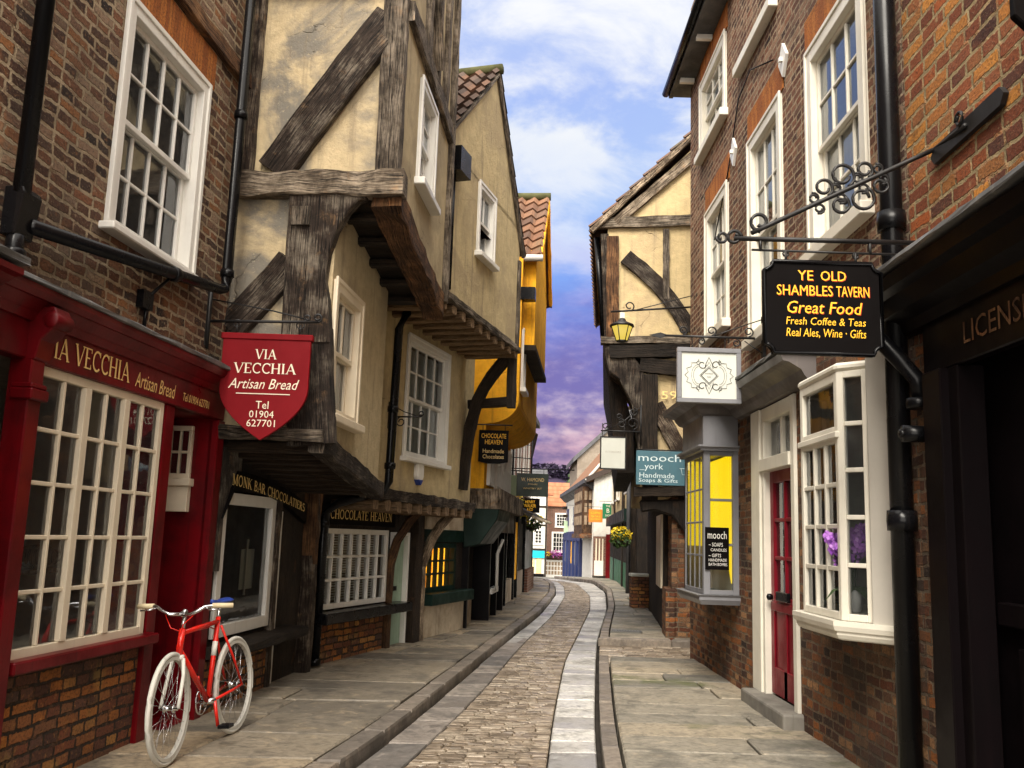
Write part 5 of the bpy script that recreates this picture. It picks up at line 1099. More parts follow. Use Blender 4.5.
# lantern
lx, lz = at(622, 327, 12.42)
la = empty('wall_lantern', None, 'black metal lantern with glowing yellow glass on a long bracket over the lane', 'lantern', loc=(lx, 12.42, lz - .22))
MB().lathe([(.07, .02), (.14, .22), (.135, .23), (.09, .1), (.06, .03)], n=6).build('glass', 'lampglass', la)
MB().lathe([(.02, 0), (.075, .01), (.08, .03), (.05, .03)], n=6).lathe([(.17, .225), (.165, .25), (.06, .30), (.05, .33), (.03, .345), (.02, .38)], n=12).build('cap', 'iron', la)
cg_ = MB(); [cg_.tube([(.075 * math.cos(a), .075 * math.sin(a), .02), (.145 * math.cos(a), .145 * math.sin(a), .225)], .007, 5) for a in [i * 1.0472 for i in range(6)]]; cg_.build('cage', 'iron', la)
MB().box(-.03, .03, -.03, .03, .33, .42).build('lamp_top', 'white', la)
MB().tube([(-.16, 0, .43), (2.45 - lx + .05, .08, .56)], .014, 6).tube([(.0, 0, .38), (0, 0, .44)], .014, 6).tube([(.2, 0, .47), (2.45 - lx + .02, .08, .72)], .007, 5).tube([(x, 0, z) for x, z in spiral(.10, .52, .07, -1.57, 1.1, 18, .55)], .010, 5).build('arm', 'iron', la)
# ------------------------------------------------------------------ orchids in the bay
def orchid(x, y, s, label):
    p = FR.pt(x, y, 1.136); e = empty('orchid', None, label, 'orchid', 'orchids in the bay window', loc=p)
    MB().lathe([(.045, 0), (.06, .005), (.075, .14), (.068, .145), (.066, .11)], n=16).build('pot', 'pot', e)
    lf = MB()
    for i in range(6):
        a = i * 1.05 + s; d = Vector((math.cos(a), math.sin(a), 0)); q_ = Vector((-d.y, d.x, 0)); lf.t = random.random(); L = .17 * s; pts = [Vector((0, 0, .13)) + d * L * t + Vector((0, 0, .16 * t - .22 * t * t)) for t in (0, .35, .7, 1)]; ws = (.015, .045, .04, .004)
        for j in range(3): lf.quad(pts[j] - q_ * ws[j], pts[j + 1] - q_ * ws[j + 1], pts[j + 1] + q_ * ws[j + 1], pts[j] + q_ * ws[j])
    lf.build('leaf', 'leaf', e); fl_ = MB(); stm = MB()
    for k_ in range(3):
        a = k_ * 2.1 + s; pts = [Vector((.02 * math.cos(a) + .10 * math.cos(a) * t * t, .02 * math.sin(a) + .10 * math.sin(a) * t * t, .12 + .46 * s * t - .10 * t ** 4)) for t in [i / 7 for i in range(8)]]; stm.tube(pts, .005, 5)
        for t in np.linspace(.5, 1.05, 6):
            for rep in range(4):
                i = min(6, int(t * 7)); c = pts[i].lerp(pts[min(7, i + 1)], .5) + Vector((random.uniform(-.05, .05), random.uniform(-.05, .05), random.uniform(-.03, .05)))
                face = Vector((random.uniform(-.5, .5), random.uniform(-1, -.3), random.uniform(-.1, .4))).normalized(); ux = face.cross(Vector((0, 0, 1))).normalized(); uz = ux.cross(face)
                for m_ in range(5):
                    aa = m_ * 1.2566; d = ux * math.cos(aa) + uz * math.sin(aa); e_ = ux * math.cos(aa + .55) + uz * math.sin(aa + .55); g_ = ux * math.cos(aa - .55) + uz * math.sin(aa - .55); fl_.t = random.random(); r_ = .036 * random.uniform(.8, 1.2)
                    fl_.poly((c, c + g_ * r_ * .7 + face * .004, c + d * r_ + face * .008, c + e_ * r_ * .7 + face * .004))
    stm.build('stem', 'leaf', e); fl_.build('blossom', 'orchid', e); return e
orchid(6.29, -.17, .95, 'purple orchid in a white pot at the near end of the tavern bay window')
orchid(6.11, -.09, 1.12, 'taller purple orchid in a white pot behind another in the tavern bay window')
# ------------------------------------------------------------------ saffron house
FD = Fr((-.72, 15.0), (-.30, 19.4))
yh = empty('saffron_house', FD, 'bright saffron plastered house with a pantiled roof leaning out beyond the buff gable', 'building')
OD, OE = .84, 1.04
MB().wall(0, 4.4, 0, 2.5, (), .0).box(0, 4.4, .2, 4, 0, 7, skip='f').build('wall', 'timber_d', yh)
MB().box(.0, 4.4, -OD, .4, 3.72, 6.3, skip='').build('front_wall', 'plaster_y', yh)
MB().box(.4, 3.6, -OE, -OD + .02, 4.75, 6.4).build('oriel', 'plaster_y', yh)
MB().prism([(.35, 6.35), (3.65, 6.35), (2.0, 7.88)], -OE, .6).build('gable', 'plaster_y', yh)
MB().box(.35, 3.65, -OE - .03, -OD, 4.66, 4.75).build('oriel_sill', 'timber_d', yh)
rf = MB(); pantiles(rf, (.2, -OE - .1, 6.25), Vector((0, 3.6, 0)), Vector((1.8, 0, 1.72)), 6); pantiles(rf, (3.8, -OE - .1, 6.25), Vector((0, 3.6, 0)), Vector((-1.8, 0, 1.72)), 6); rf.build('roof', 'pantile_o', yh)
MB().tube([(2.0, -OE - .12, 8.0), (2.0, 2.3, 8.0)], .08, 8).build('ridge', 'moss', yh)
MB().beam((3.66, -OE - .08, 6.3), (2.0, -OE - .08, 7.86), .06, .14).beam((.3, -OE - .08, 6.3), (2.0, -OE - .08, 7.86), .06, .14).build('bargeboard', 'plaster_y', yh); MB().tube([(.18, -OE - .12, 6.22), (.18, 1, 6.22)], .06, 8).build('gutter', 'white', yh)
MB().box(-.02, .2, -OD - .22, -OD + .1, 5.45, 5.66).build('hopper', 'black', yh)
sash(yh, .25, .75, 4.0, 5.0, -OD, 1, 1, 1, 'white', fw=.06, depth=.3, rmat='room_d')
# lower jetty: rounded saffron belly, timber brackets, mullioned windows
by_ = MB(); by_.smooth = True
for i in range(8):
    a, b = i / 8, (i + 1) / 8; P = lambda t: (-.30 - (OD - .30) * math.sin(t * math.pi / 2), 3.36 + .38 * (1 - math.cos(t * math.pi / 2)))
    (ya, za), (yb, zb) = P(a), P(b); by_.quad((0, ya, za), (4.4, ya, za), (4.4, yb, zb), (0, yb, zb))
by_.smooth = False; by_.poly([(0, .2, 3.36), (0, -.30, 3.36)] + [(0, -.30 - (OD - .30) * math.sin(t * math.pi / 16), 3.36 + .38 * (1 - math.cos(t * math.pi / 16))) for t in range(1, 9)] + [(0, .2, 3.74)]).build('cove', 'plaster_y', yh)
MB().box(0, 4.4, -.32, .3, 2.3, 3.37).build('first_floor', 'plaster_y', yh)
for a, b in ((.35, 1.05), (1.45, 2.15), (2.5, 3.2), (3.5, 4.1)): shopwin(yh, a, b, 2.38, 3.26, -.38, 2, 2, 'white', (), .03, .05, depth=0)
MB().box(-.1, 4.4, -.62, .1, 1.98, 2.30).build('jetty_beam', 'timber_g', yh)
MB().prism_x([(-.60, 1.98), (-.56, 1.80), (-.30, 1.42), (-.05, 1.36), (0, 1.98)][::-1], -.1, 1.9).build('canopy', 'dkgreen', yh, bevel=.01); MB().box(1.9, 4.4, -.45, 0, 1.62, 1.98).build('fascia', 'black_shop', yh)
MB().box(.1, 1.1, -.05, .05, .1, .55).box(1.9, 2.6, -.2, .02, .1, .5).build('plinth', 'white_wash', yh)
for u_, y_ in ((.0, -.12), (1.5, -.30), (2.7, -.3), (3.9, -.3)): B(u_, u_ + .11, y_, .1, .05, 1.9).build('post', 'black_shop', yh)
MB().box(1.62, 2.68, -.34, -.25, .55, .64).tube([(1.55, -.42, .6), (1.55, -.42, 1.25), (1.62, -.5, 1.5)], .03, 6).build('shop_frame', 'white', yh)
MB().box(2.9, 3.85, -.1, -.0, .6, 1.9).build('shop_window', 'dkgreen', yh)
hs = empty('hanging_sign', None, 'black chocolate shop sign with gilt capitals hanging on chains under the saffron house', 'sign', loc=(at(493.5, 447, 14.9)[0], 14.9, at(493.5, 447, 14.9)[1]))
MB().prism([(-.24, -.24), (-.10, -.27), (.10, -.27), (.24, -.24), (.24, .27), (-.24, .27)], -.02, .02).build('board', 'black_sign', hs)
lettering([('CHOCOLATE', -.20, .20, .14, .215), ('HEAVEN', -.14, .14, .04, .115)], 0, 0, 0, 0, -.024, 'amber', hs)
lettering([('Handmade', -.17, .17, -.10, -.035), ('Chocolates', -.17, .17, -.19, -.125)], 0, 0, 0, 0, -.024, 'gold', hs)
MB().tube([(-.62, 0, .36), (.30, 0, .36)], .012, 6).tube([(-.18, 0, .27), (-.18, 0, .36)], .006, 5).tube([(.18, 0, .27), (.18, 0, .36)], .006, 5).tube([(-.62, 0, .36), (-.62, .4, .36)], .012, 5).build('hanger', 'iron', hs)
# ------------------------------------------------------------------ row beyond on the left
FE = Fr((-.12, 20.1), (.66, 28.2))
eh = empty('brick_row_house', FE, 'narrow red brick house with tall white windows above a slate covered shop canopy', 'building')
MB().box(0, 8.0, 0, 4, 2.3, 4.85).build('wall', 'brick_end', eh); MB().box(0, 8, .1, 4, 0, 2.3).build('shop_wall', 'room_d', eh)
for u in (.4, 2.2, 4.0, 5.8): sash(eh, u, u + 1.1, 2.75, 4.45, 0, 2, 2, 2, 'white', fw=.10, depth=.3, rmat='room_d')
MB().box(-.1, 8.1, -.25, 4.1, 4.85, 5.0).build('eaves', 'slate', eh); MB().box(5.6, 6.3, .6, 1.2, 5.0, 5.9).build('chimney', 'brick_end', eh)
rf = MB()
for i in range(5):
    for j in range(26): rf.t = random.random(); y0 = .05 - .72 + i * .145; rf.box(j * .31, j * .31 + .30, y0, y0 + .17, 2.02 + i * .075, 2.035 + i * .075)
rf.build('canopy_roof', 'slate', eh); MB().beam((0, -.66, 1.99), (8.05, -.66, 1.99), .05, .06).build('canopy_edge', 'white_wash', eh)
for u in (.05, 2.0, 2.9, 5.2, 7.9): B(u, u + .09, -.14 if u in (7.9,) else -.12, -.05 if u in (7.9,) else .0, .05, 2.1).build('post', 'black', eh)
B(2.1, 2.85, -.1, .0, .55, 1.9).build('shop_panel', 'plaster_y', eh); B(.2, 1.9, -.08, .05, .1, .6).build('stall_riser', 'white_wash', eh); B(3.0, 5.1, -.08, .05, .1, .7).build('stall_riser', 'plaster_g', eh); B(5.3, 7.8, -.2, .05, .1, .7).build('stall_riser', 'brick_end', eh)
B(5.3, 7.8, -.12, -.02, .7, 1.9).build('shop_window', 'grey', eh); B(3.0, 5.1, -.05, .0, .7, 1.9).build('shop_window', 'room_d', eh)
FE2 = Fr((.66, 28.4), (.75, 40))
e2 = empty('brick_row_house', FE2, 'farther red brick house with a chimney stack at the bend of the street', 'building')
MB().box(0, 10, 0, 5, -1, 4.7).build('wall', 'brick_end', e2); MB().prism_x([(-.2, 4.7), (5, 4.7), (2.4, 6.4)], 0, 10).build('roof', 'pantile', e2); MB().box(4.5, 5.3, 0, .8, 4.7, 6.6).box(4.6, 4.75, .2, .35, 6.6, 6.9).box(5.0, 5.15, .2, .35, 6.6, 6.9).build('chimney', 'brick_end', e2)
for u in (.8, 3.2, 5.6, 8.0): sash(e2, u, u + 1.1, 2.4, 4.1, 0, 2, 2, 2, 'white', fw=.1, depth=.2, rmat='room_d')
def board(px0, py0, px1, py1, Y, name, label, mat, lines=(), lmat='gold', cat='sign', thick=.03, hang=None):
    x0, z1 = at(px0, py0, Y); x1, z0 = at(px1, py1, Y); cx, cz, w, h = (x0 + x1) / 2, (z0 + z1) / 2, (x1 - x0) / 2, abs(z1 - z0) / 2
    e = empty(name, None, label, cat, loc=(cx, Y, cz)); B(-w, w, -thick / 2, thick / 2, -h, h).build('board', mat, e, bevel=.004)
    if lines: lettering([(t, a * w, b * w, c * h, d * h) for t, a, b, c, d in lines], 0, 0, 0, 0, -thick / 2 - .005, lmat, e)
    if hang: hm_ = MB().tube([(hang * w, 0, h + .1), (-hang * w * 1.2, 0, h + .1)], .012, 6); [hm_.tube([(s_ * w * .7, 0, h), (s_ * w * .7, 0, h + .1)], .007, 5) for s_ in (-1, 1)]; hm_.build('hanger', 'iron', e)
    return e
board(517, 473, 548, 497, 20, 'hanging_sign', 'dark green jeweller sign with small gilt lettering, lower than the chocolate sign', 'signgreen', [('W. HAMOND', -.72, .72, .30, .62), ('JEWELLERS', -.3, .3, -.02, .12), ('WHITBY JET', -.6, .6, -.42, -.24)], 'gold', hang=-2.2)
board(508, 475, 517.5, 496, 20.1, 'hanging_sign', 'pale green blank sign beside the dark green jeweller sign', 'palegreen', hang=-1.5)
board(520.5, 498, 539.5, 513, 24, 'hanging_sign', 'small black sign with bright yellow lettering below the dark green jeweller sign', 'black_sign', [('HENRY', -.5, .5, .3, .72), ('WALKER', -.6, .6, -.25, .18), ('& CO', -.3, .3, -.75, -.35)], 'amber', hang=-2)
bs = empty('iron_frame', None, 'tall open iron frame standing out from the brick row house above its signs', 'bracket', loc=(at(512, 497, 20.4)[0], 20.4, 2.4))
MB().tube([(0, 0, 0), (0, 0, 1.4)], .022, 6).tube([(.42, .4, .3), (.42, .4, 1.3)], .018, 6).tube([(0, 0, .6), (.42, .4, .6)], .012, 5).tube([(0, 0, 1.2), (.42, .4, 1.2)], .012, 5).tube([(-.3, 0, .9), (.42, .4, .9)], .012, 5).build('frame', 'iron', bs)
def basket(px, py, Y, r, mat, label, n=160, sz=.035):
    x, z = at(px, py, Y); e = empty('flower_basket', None, label, 'flower basket', 'hanging flower baskets along the street', loc=(x, Y, z))
    MB().lathe([(.02, -r * .9), (r * .5, -r * .75), (r * .72, -r * .35), (r * .75, -.3 * r)], n=12).build('basket', 'timber_d', e)
    clump(MB(), (0, 0, -.05), r, n, sz * 1.6, (1, 1, .8)).build('foliage', 'leaf', e); clump(MB(), (0, 0, .06), r * 1.04, n, sz, (1, 1, .75)).build('blossom', mat, e)
    MB().tube([(0, 0, r * .2), (0, 0, r * 2.2)], .008, 5).build('chain', 'iron', e)
basket(513, 503, 21.6, .25, 'yellowflower', 'yellow flowering hanging basket beside the pale green sign on the left')
basket(532, 521, 25.5, .30, 'yellowflower', 'trailing yellow green basket under the slate canopy corner')
basket(621, 537, 23.5, .27, 'yellowflower', 'bright yellow flower basket hanging on the right beside the timber house', 260, .04)
# ------------------------------------------------------------------ far end of the street
def far_house(name, label, x0, x1, Y, z0, z1, mat, rmat, ridge, wins, dep=8, wm='white'):
    e = empty(name, None, label, 'building', loc=(x0, Y, z0)); w = x1 - x0; h = z1 - z0
    MB().wall(0, w, 0, h, [(a, b, c, d) for a, b, c, d, *_ in wins], 0, .15).box(0, w, .5, dep, 0, h, skip='f').build('wall', mat, e)
    rf = MB(); n = 14
    for j in range(6):
        for i in range(n):
            rf.t = random.random(); za, zb = h + ridge * j / 6, h + ridge * (j + 1) / 6; ya, yb = -.25 + 3 * j / 6, -.25 + 3 * (j + 1) / 6
            rf.quad((w * i / n, ya, za + .06), (w * (i + 1) / n, ya, za + .06), (w * (i + 1) / n, yb, zb), (w * i / n, yb, zb)); rf.quad((w * i / n, ya, za), (w * (i + 1) / n, ya, za), (w * (i + 1) / n, ya, za + .06), (w * i / n, ya, za + .06))
    rf.quad((0, 2.75, h + ridge), (w, 2.75, h + ridge), (w, 5.8, h), (0, 5.8, h)).build('roof', rmat, e)
    for wv in wins: sash(e, *wv[:4], 0, wv[4] if len(wv) > 4 else 4, 2, 2, wm, fw=.14, bar=.05, depth=.5, rmat='room_d')
    return e
eb = far_house('end_house', 'brown brick house with an orange tiled roof closing the far end of the street', 3.55, 6.9, 95, -2.4, 4.75, 'brick_end', 'tile_far', 2.6, [(1.0, 2.5, 2.6, 4.6, 4), (1.3, 2.7, 5.1, 6.5, 4)])
MB().box(0, 3.3, -.25, .05, 2.0, 2.5).build('fascia', 'black_shop', eb); MB().box(.3, 2.3, -.1, .05, 0, 1.8).build('shop_window', 'white', eb); MB().box(2.45, 3.2, -.06, .05, 0, 1.9).build('door_frame', 'white', eb); MB().box(2.6, 3.05, -.1, .0, 0, 1.75).build('door', 'room_d', eb)
sm_ = MB(); [sm_.box(.42 + i * .31, .64 + i * .31, -.13, -.09, .35 + j * .45, .70 + j * .45) for i in range(6) for j in range(3)]; sm_.build('pane', 'room', eb)
fx = empty('flower_box', None, 'pink and purple flowers in a long box over the far brick house doorway', 'flower box', loc=(5.1, 94.6, -.15)); MB().box(-1.3, 1.3, -.15, .15, -.25, -.05).build('box', 'timber_d', fx); clump(clump(MB(), (.3, 0, .12), 1.3, 260, .12, (1, .25, .35)), (-.2, 0, .1), .8, 60, .1, (1, .25, .4)).build('blossom', 'pinkflower', fx); clump(MB(), (-1.0, 0, .1), .5, 80, .1, (1, .4, .5)).build('foliage', 'yellowflower', fx)
cb_ = far_house('end_house', 'white and black timbered house above a cyan shop fascia at the street end', 1.9, 3.75, 88, -2.05, 6.2, 'plaster_w', 'slate', 2.0, [(.6, 1.5, 3.0, 4.4, 2)])
MB().box(0, .16, -.04, .02, 2.4, 8.2).box(1.68, 1.84, -.06, .02, 0, 8.2).box(.16, 1.68, -.04, .02, 4.7, 4.86).box(.16, 1.68, -.04, .02, 6.4, 6.6).box(0, 1.84, -.05, .02, 2.42, 2.62).build('framing', 'timber_d', cb_); MB().box(.1, 1.66, -.15, .02, 1.75, 2.4).build('fascia', 'cyan', cb_); MB().box(.2, .75, -.06, .0, .4, 1.6).box(.9, 1.4, -.06, 0, .3, 1.7).build('shop_window', 'plaster_r', cb_); MB().box(.1, 1.66, -.08, .0, 0, .3).build('stall_riser', 'black_shop', cb_)
tr = empty('tree', None, 'pale green leafy tree rising behind the orange tiled roof at the street end', 'tree', loc=(8.2, 130, -3.)); MB().tube([(0, 0, 0), (.1, 0, 5), (-.2, 0, 9)], .35, 8, scale=[1, .7, .3]).build('trunk', 'timber', tr); cr = MB()
for i in range(16): cr_c = (random.uniform(-2.6, 2.6), random.uniform(-2, 2), 10 + random.uniform(-2.5, 2.6)); clump(cr, cr_c, 1.5, 110, .28)
cr.build('crown', 'leaf_tree', tr)
# right side row
FW = Fr((3.62, 58), (3.78, 41.6))
wh = empty('white_house', FW, 'white rendered house with a navy shopfront and a dark moulded eaves cornice', 'building')
gz = prof(48)
MB().box(0, 16.4, 0, 5, gz - .6, 4.1).build('wall', 'plaster_w', wh); rr = MB(); rr.t = .62; rr.prism_x([(-.3, 4.1), (5.4, 4.1), (2.6, 7.6)], -.3, 16.6).build('roof', 'pantile_o', wh); MB().beam((16.6, -.34, 4.15), (16.6, 2.6, 7.66), .14, .10).build('verge', 'plaster_w', wh); MB().box(1.4, 2.6, -.04, .02, 2.3, 3.3).box(6.0, 7.4, -.04, .02, 2.3, 3.3).build('window_frame', 'navy', wh); MB().box(1.5, 2.5, -.06, -.03, 2.4, 3.2).build('window', 'glass_mirror', wh); MB().box(6.1, 7.3, -.06, -.03, 2.4, 3.2).build('window', 'glass_mirror', wh)
moulding([(0, 0), (.1, .05), (.35, .3), (.4, .3), (.4, .5), (0, .5)], [(-.3, 0, 3.75), (16.5, 0, 3.75)]).build('cornice', 'slate', wh)
for k_ in range(3): MB().box(-.2, 1.2, -.22, .02, 3.35 - k_ * .5, 3.5 - k_ * .5).build('band', 'timber_d', wh)
MB().box(0, 11.5, -.12, .05, 1.45, 1.95).build('fascia', 'navy', wh)
for u in (.0, 2.4, 4.6, 7.0, 9.3, 11.3): MB().box(u, u + .5, -.15, .02, gz - .6, 1.5).build('pilaster', 'navy', wh)
MB().box(0, 11.5, -.06, .0, gz - .6, .2).build('stall_riser', 'navy', wh); MB().box(.5, 2.4, -.05, 0, .2, 1.4).box(7.5, 9.3, -.05, 0, .2, 1.4).build('shop_window', 'grey', wh); MB().box(4.9, 7.0, -.05, 0, .0, 1.4).build('shop_window', 'plaster_y', wh)
MB().box(11.9, 16.3, -.45, .05, 1.75, 3.9).build('oriel', 'timber_b', wh); om_ = MB(); [om_.box(12.1 + i * .7, 12.5 + i * .7, -.48, -.44, 2.2 + j * .55, 2.6 + j * .55) for i in range(6) for j in range(3)]; [om_.box(16.29, 16.32, -.36 + i * .2, -.24 + i * .2, 2.2 + j * .55, 2.6 + j * .55) for i in range(2) for j in range(3)]; om_.build('pane', 'room', wh); MB().box(11.8, 16.4, -.55, .0, 1.6, 1.8).build('oriel_sill', 'brick_rl', wh)
FX = empty('gabled_white_house', None, 'cream rendered gable with a brown red shop door facing down the street', 'building', loc=(3.80, 41.2, -.3))
MB().prism([(.0, .3), (3.2, .3), (3.2, 6.0), (.5, 4.9), (0, 4.5)], 0, 5).build('wall', 'plaster_w', FX)
MB().prism([(-.35, 4.35), (3.3, 6.0), (3.3, 6.25), (-.35, 4.6)], -.2, 5).build('roof', 'pantile', FX); MB().box(.0, .75, -.05, .02, .3, 2.0).build('door_panel', 'brick_end', FX); MB().box(.05, .45, -.08, .02, .3, .95).build('stall_riser', 'white', FX); MB().box(.55, .8, -.12, .02, .0, 2.1).build('pilaster', 'red', FX); db = MB(); [db.box(.1 + i * .14, .16 + i * .14, -.07, -.04, .95, 1.9) for i in range(3)]; db.build('glazing_bar', 'cream', FX)
board(589, 509, 602.5, 522.5, 40, 'hanging_sign', 'orange square sign board on the far right shops', 'orange', [('COFFEE', -.7, .7, .25, .6), ('TEA CAKES', -.7, .7, -.25, .05), ('ICE CREAM', -.7, .7, -.65, -.38)], 'amber', hang=1.4)
gx = board(602.5, 503.5, 613.5, 519, 39.5, 'hanging_sign', 'dark green shield sign with pale letter on the far white gable', 'shopgreen', [('THE', -.4, .4, .55, .8), ('B', -.25, .25, -.2, .35), ('SHOP', -.5, .5, -.7, -.42)], 'cream_letter', hang=1.3)
board(572, 507, 585, 523, 52, 'hanging_sign', 'plain white hanging sign outlined in black before the white house', 'panelwhite', hang=1.6)
board(564, 521, 571, 533, 56, 'hanging_sign', 'small sage green hanging sign at the far left corner of the white house', 'palegreen', hang=1.4)
bg_ = empty('gable_house', None, 'tall plain grey rendered gable wall rising behind the white house roofs', 'building', loc=(4.85, 66, -1.2))
MB().prism([(0, 0), (8, 0), (8, 12.6), (4.2, 12.4), (0, 8.4)], 0, 8).build('wall', 'plaster_g', bg_); MB().prism([(-.3, 8.15), (4.2, 12.4), (4.2, 12.75), (-.3, 8.5)], -.2, 8).build('roof', 'slate', bg_)
FY = Fr((4.28, 38.5), (3.42, 25))
gy = empty('shop_row', FY, 'cream and dark timber shop row with a downpipe beyond the dark timber house', 'building')
MB().box(0, 12.5, .0, 4, 0, 5.2).build('wall', 'plaster_r', gy); MB().box(0, 12.5, -.15, .02, 5.1, 5.3).box(3.0, 3.3, -.06, .02, 0, 5.2).box(8.6, 9.0, -.08, .02, 0, 5.2).box(12.2, 12.52, -.04, .3, 0, 5.2).build('framing', 'timber_d', gy)
MB().box(.2, 12.1, -.04, .02, .0, .9).build('stall_riser', 'shopgreen', gy); MB().box(.3, 12.0, -.05, .02, .9, 2.1).build('shop_window', 'room_d', gy); MB().box(.1, 12.2, -.22, .02, 2.1, 2.45).build('fascia', 'dkgreen', gy)
for a in (1.0, 4.5, 10): sash(gy, a, a + 1.5, 3.0, 4.5, 0, 3, 2, 2, 'white', fw=.1, depth=.2, rmat='room_d')
MB().tube([(12.6, -.12, 5.2), (12.6, -.12, .1)], .06, 8).build('downpipe', 'slate', gy); MB().prism_x([(-.3, 5.2), (4.3, 5.2), (2, 7.2)], 0, 12.5).build('roof', 'pantile', gy)
MB().box(12.52, 12.9, .1, 2, 0, 5.0).build('side_wall', 'timber_d', gy)
# ------------------------------------------------------------------ bicycle
cR, cF = Vector((-1.905, 6.92, .105)), Vector((-2.02, 5.94, .105)); bd = cF - cR; WBs = bd.length
bi = empty('bicycle', None, 'red bicycle with white tyres, blue saddle and cork grips leaning against the bakery', 'bicycle', loc=(cR + cF) / 2, rz=math.atan2(bd.y, bd.x))
bi.rotation_euler = Matrix.Rotation(R(3.5), 3, bd.normalized()).to_euler() if False else (0, 0, math.atan2(bd.y, bd.x))
hb = WBs / 2; r_ = .335
tilt = Matrix.Rotation(R(4), 4, 'X')          # leans to its right, towards the wall
def bpart(mb, name, mat, parent=None, T=None):
    o = mb.build(name, mat, parent or bi)
    if parent is None: o.matrix_local = (tilt @ T) if T is not None else tilt
    return o
def wheel(T):
    ty = MB(); ty.tube([(r_ * .955 * math.cos(a), 0, r_ * .955 * math.sin(a)) for a in [i * 2 * math.pi / 60 for i in range(60)]], .0155, 10, closed=True)
    w = bpart(ty, 'wheel', 'bike_white', None, T)
    rm = MB(); rm.sweep([(r_ * .885 * math.cos(a), 0, r_ * .885 * math.sin(a)) for a in [i * 2 * math.pi / 44 for i in range(44)]], [(-.010, -.014), (.010, -.014), (.010, .014), (-.010, .014)], up=(0, 1, 0), closed=True); rm.build('rim', 'bike_white', w)
    sp = MB()
    for i in range(28):
        a = i * 2 * math.pi / 28; b = a + (.55 if i % 4 < 2 else -.55); s_ = .03 if i % 2 else -.03; sp.tube([(.022 * math.cos(b), s_, .022 * math.sin(b)), (r_ * .87 * math.cos(a), 0, r_ * .87 * math.sin(a))], .0016, 4)
    sp.build('spokes', 'chrome', w); hu = MB(); hu.T = Matrix.Rotation(R(90), 4, 'X'); hu.lathe([(.012, -.055), (.012, -.035), (.026, -.033), (.026, -.027), (.014, -.02), (.014, .02), (.026, .027), (.026, .033), (.012, .035), (.012, .055)], n=14); hu.build('hub', 'chrome', w)
    return w
steer = R(5)
HT0, HT1 = Vector((hb - .115, 0, .64)), Vector((hb - .16, 0, .795)); ax = (HT1 - HT0).normalized()
ST = Matrix.Translation(HT0) @ Matrix.Rotation(steer, 4, ax) @ Matrix.Translation(-HT0)
wheel(Matrix.Translation((-hb, 0, r_))); wheel(ST @ Matrix.Translation((hb, 0, r_)))
BBp, STt = Vector((-.06, 0, .29)), Vector((-.20, 0, .80))
fm = MB(); fm.tube([HT0, HT1], .021, 12).tube([HT1 - ax * .025, STt], .016, 10).tube([HT0 + ax * .03, BBp], .019, 10).tube([BBp, STt + (STt - BBp).normalized() * .03], .017, 10)
for s_ in (-1, 1): fm.tube([BBp + Vector((0, s_ * .03, 0)), (-hb + .15, s_ * .05, .315), (-hb, s_ * .06, r_)], .010, 8).tube([STt - Vector((.01, -s_ * .02, .03)), (-hb + .12, s_ * .05, .52), (-hb, s_ * .06, r_)], .0085, 8)
bpart(fm, 'frame', 'bike_red')
bpart(MB().tube([BBp.lerp(STt, .56), BBp.lerp(STt, .74)], .0185, 12), 'seat_tube_band', 'bike_white')
fk = MB()
for s_ in (-1, 1): fk.tube([HT0 + Vector((.005, s_ * .032, -.02)), (hb - .085, s_ * .048, .52), (hb - .04, s_ * .052, .42), (hb, s_ * .055, r_)], .012, 8)
fk.tube([HT0 + Vector((.005, -.035, -.015)), HT0 + Vector((.005, .035, -.015))], .018, 8); bpart(fk, 'fork', 'bike_white', None, ST)
HB = HT1 + ax * .09
hbm = MB().tube([HT1, HB], .014, 8).tube([HB, HB + Vector((.06, 0, .01))], .016, 8); c0 = HB + Vector((.06, 0, .01))
for s_ in (-1, 1): hbm.tube([c0, c0 + Vector((.02, s_ * .07, .0)), c0 + Vector((.02, s_ * .11, .02)), c0 + Vector((.0, s_ * .15, .045)), c0 + Vector((-.03, s_ * .20, .05)), c0 + Vector((-.06, s_ * .29, .048))], .0115, 8).tube([c0 + Vector((.0, s_ * .16, .04)), c0 + Vector((.04, s_ * .19, .03)), c0 + Vector((.01, s_ * .26, .025))], .006, 5)
hbm.ball(HB + Vector((0, 0, .02)), .02, 10); ho = bpart(hbm, 'handlebar', 'chrome', None, ST)
gp = MB(); [gp.tube([c0 + Vector((-.025, s_ * .19, .05)), c0 + Vector((-.07, s_ * .31, .047))], .0165, 10) for s_ in (-1, 1)]; gp.build('grip', 'grip', ho)
for s_ in (-1, 1): pass
bpart(MB().tube([c0 + Vector((0, .1, 0)), c0 + Vector((.06, .05, -.06)), HT0 + Vector((.05, .01, .06)), HT0 + Vector((.03, .0, -.03))], .004, 5).tube([c0 + Vector((0, -.1, 0)), c0 + Vector((.05, -.04, -.08)), HT1 + Vector((-.04, 0, -.03)), STt + Vector((.1, -.014, -.03)), STt + Vector((-.03, -.02, -.06))], .004, 5), 'cable', 'bike_red')
bpart(MB().tube([STt, STt + Vector((-.028, 0, .105))], .012, 8), 'seat_post', 'chrome')
sd_ = MB(); sd_.smooth = True; sc0 = STt + Vector((-.03, 0, .125)); L_ = 12; rings = []
for i in range(L_ + 1):
    t = i / L_; x = .14 - .26 * t; w = .018 + .052 * max(0, (t - .35) / .65) ** 1.2 if t > .35 else .018; w *= (.5 if i in (0, L_) else 1); rings.append([sd_.vert(sc0 + Vector((x, w * math.cos(a), .016 * math.sin(a) + .012 * (t - .5) ** 2 * 4 + .004))) for a in [k_ * .5236 for k_ in range(12)]])
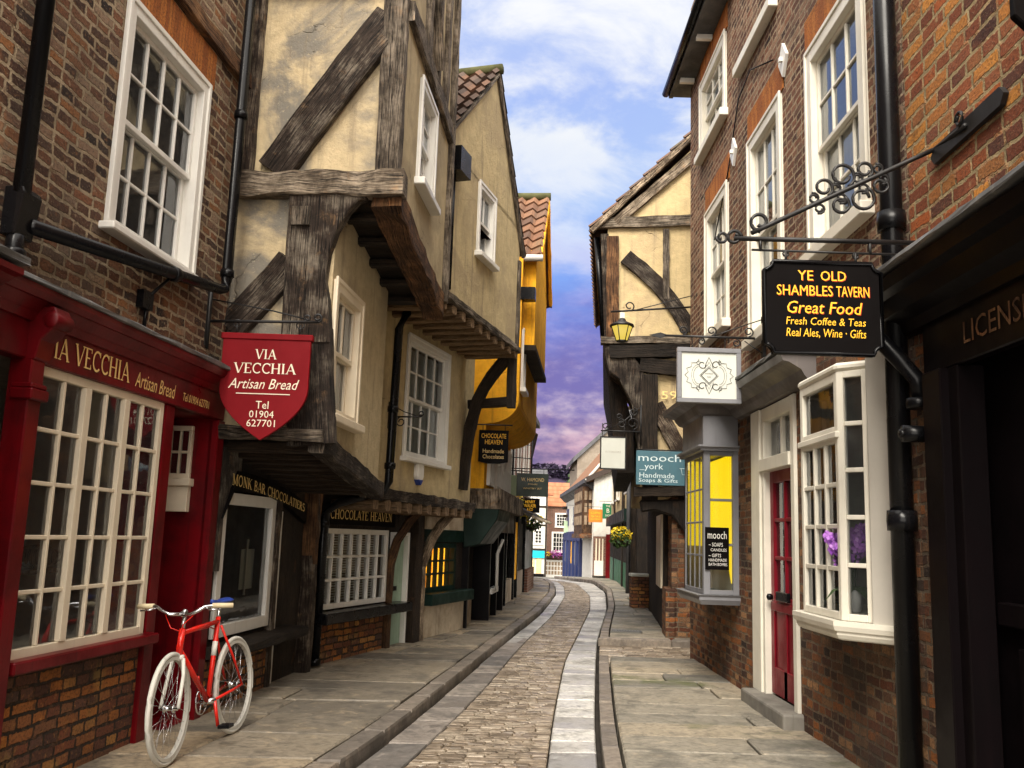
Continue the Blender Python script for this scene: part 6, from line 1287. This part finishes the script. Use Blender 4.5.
for A, C in zip(rings, rings[1:]):
    for k_ in range(12): sd_.face([A[k_], A[(k_ + 1) % 12], C[(k_ + 1) % 12], C[k_]])
sd_.face(rings[0][::-1]); sd_.face(rings[-1]); bpart(sd_, 'saddle', 'bluesaddle')
cm = MB(); cm.T = Matrix.Translation(BBp) @ Matrix.Rotation(R(90), 4, 'X'); cm.tube([(.085 * math.cos(a), .085 * math.sin(a), .045) for a in [i * 2 * math.pi / 30 for i in range(30)]], .006, 6, closed=True); cm.lathe([(.02, -.05), (.02, .05)], n=12)
for i in range(5): a = i * 1.2566; cm.tube([(0, 0, .045), (.085 * math.cos(a), .085 * math.sin(a), .045)], .006, 5)
bpart(cm, 'chainring', 'chrome')
ck = MB(); ck.tube([BBp + Vector((0, .05, 0)), BBp + Vector((-.02, .065, -.165))], .012, 8).tube([BBp + Vector((0, -.05, 0)), BBp + Vector((.02, -.065, .165))], .012, 8); cko = bpart(ck, 'crank', 'bike_red')
pd = MB(); pd.T = Matrix.Translation(BBp + Vector((-.02, .12, -.165))); pd.box(-.045, .045, -.04, .04, -.012, .012); pd.T = Matrix.Translation(BBp + Vector((.02, -.12, .165))); pd.box(-.045, .045, -.04, .04, -.012, .012); pd.build('pedal', 'black', cko, bevel=.004)
chn = MB(); chn.tube([BBp + Vector((0, -.045, .085)), (-hb, -.045, r_ + .035)], .005, 4).tube([BBp + Vector((0, -.045, -.085)), (-hb, -.045, r_ - .035)], .005, 4); bpart(chn, 'chain', 'iron')
# ------------------------------------------------------------------ small street details
gx_, gy_ = 1.95, 15.1
gt = empty('drain_grate', None, 'small iron drain grate set in the raised flagstones by the lane kerb', 'drain grate', loc=(gx_, gy_, .132))
gb = MB().box(-.22, .22, -.10, -.08, 0, .012).box(-.22, .22, .08, .10, 0, .012); [gb.box(-.22 + i * .044, -.20 + i * .044, -.08, .08, 0, .01) for i in range(11)]; gb.build('grate', 'lead', gt)
bl_ = ['ribboned red chocolate box at the near end of the chocolatier window display', 'cream chocolate box standing between two others in the chocolatier window', 'tall dark gold chocolate box at the far end of the chocolatier window display']
for i, (u, h, mt) in enumerate(((.35, .16, 'red_sign'), (.70, .12, 'cream'), (1.05, .24, 'gold'))):
    e = empty('chocolate_box', None, bl_[i], 'box', 'boxes in the chocolatier window', loc=FB.pt(u, .42, .662)); e.rotation_euler = (0, 0, FB.rz + .2 * (i - 1))
    B(-.12, .12, -.08, .08, 0, h).build('box', mt, e, bevel=.006); MB().box(-.125, .125, -.012, .012, h + .001, h + .006).box(-.125, .125, -.084, -.081, h * .45, h * .45 + .02).build('ribbon', 'cream_letter', e)
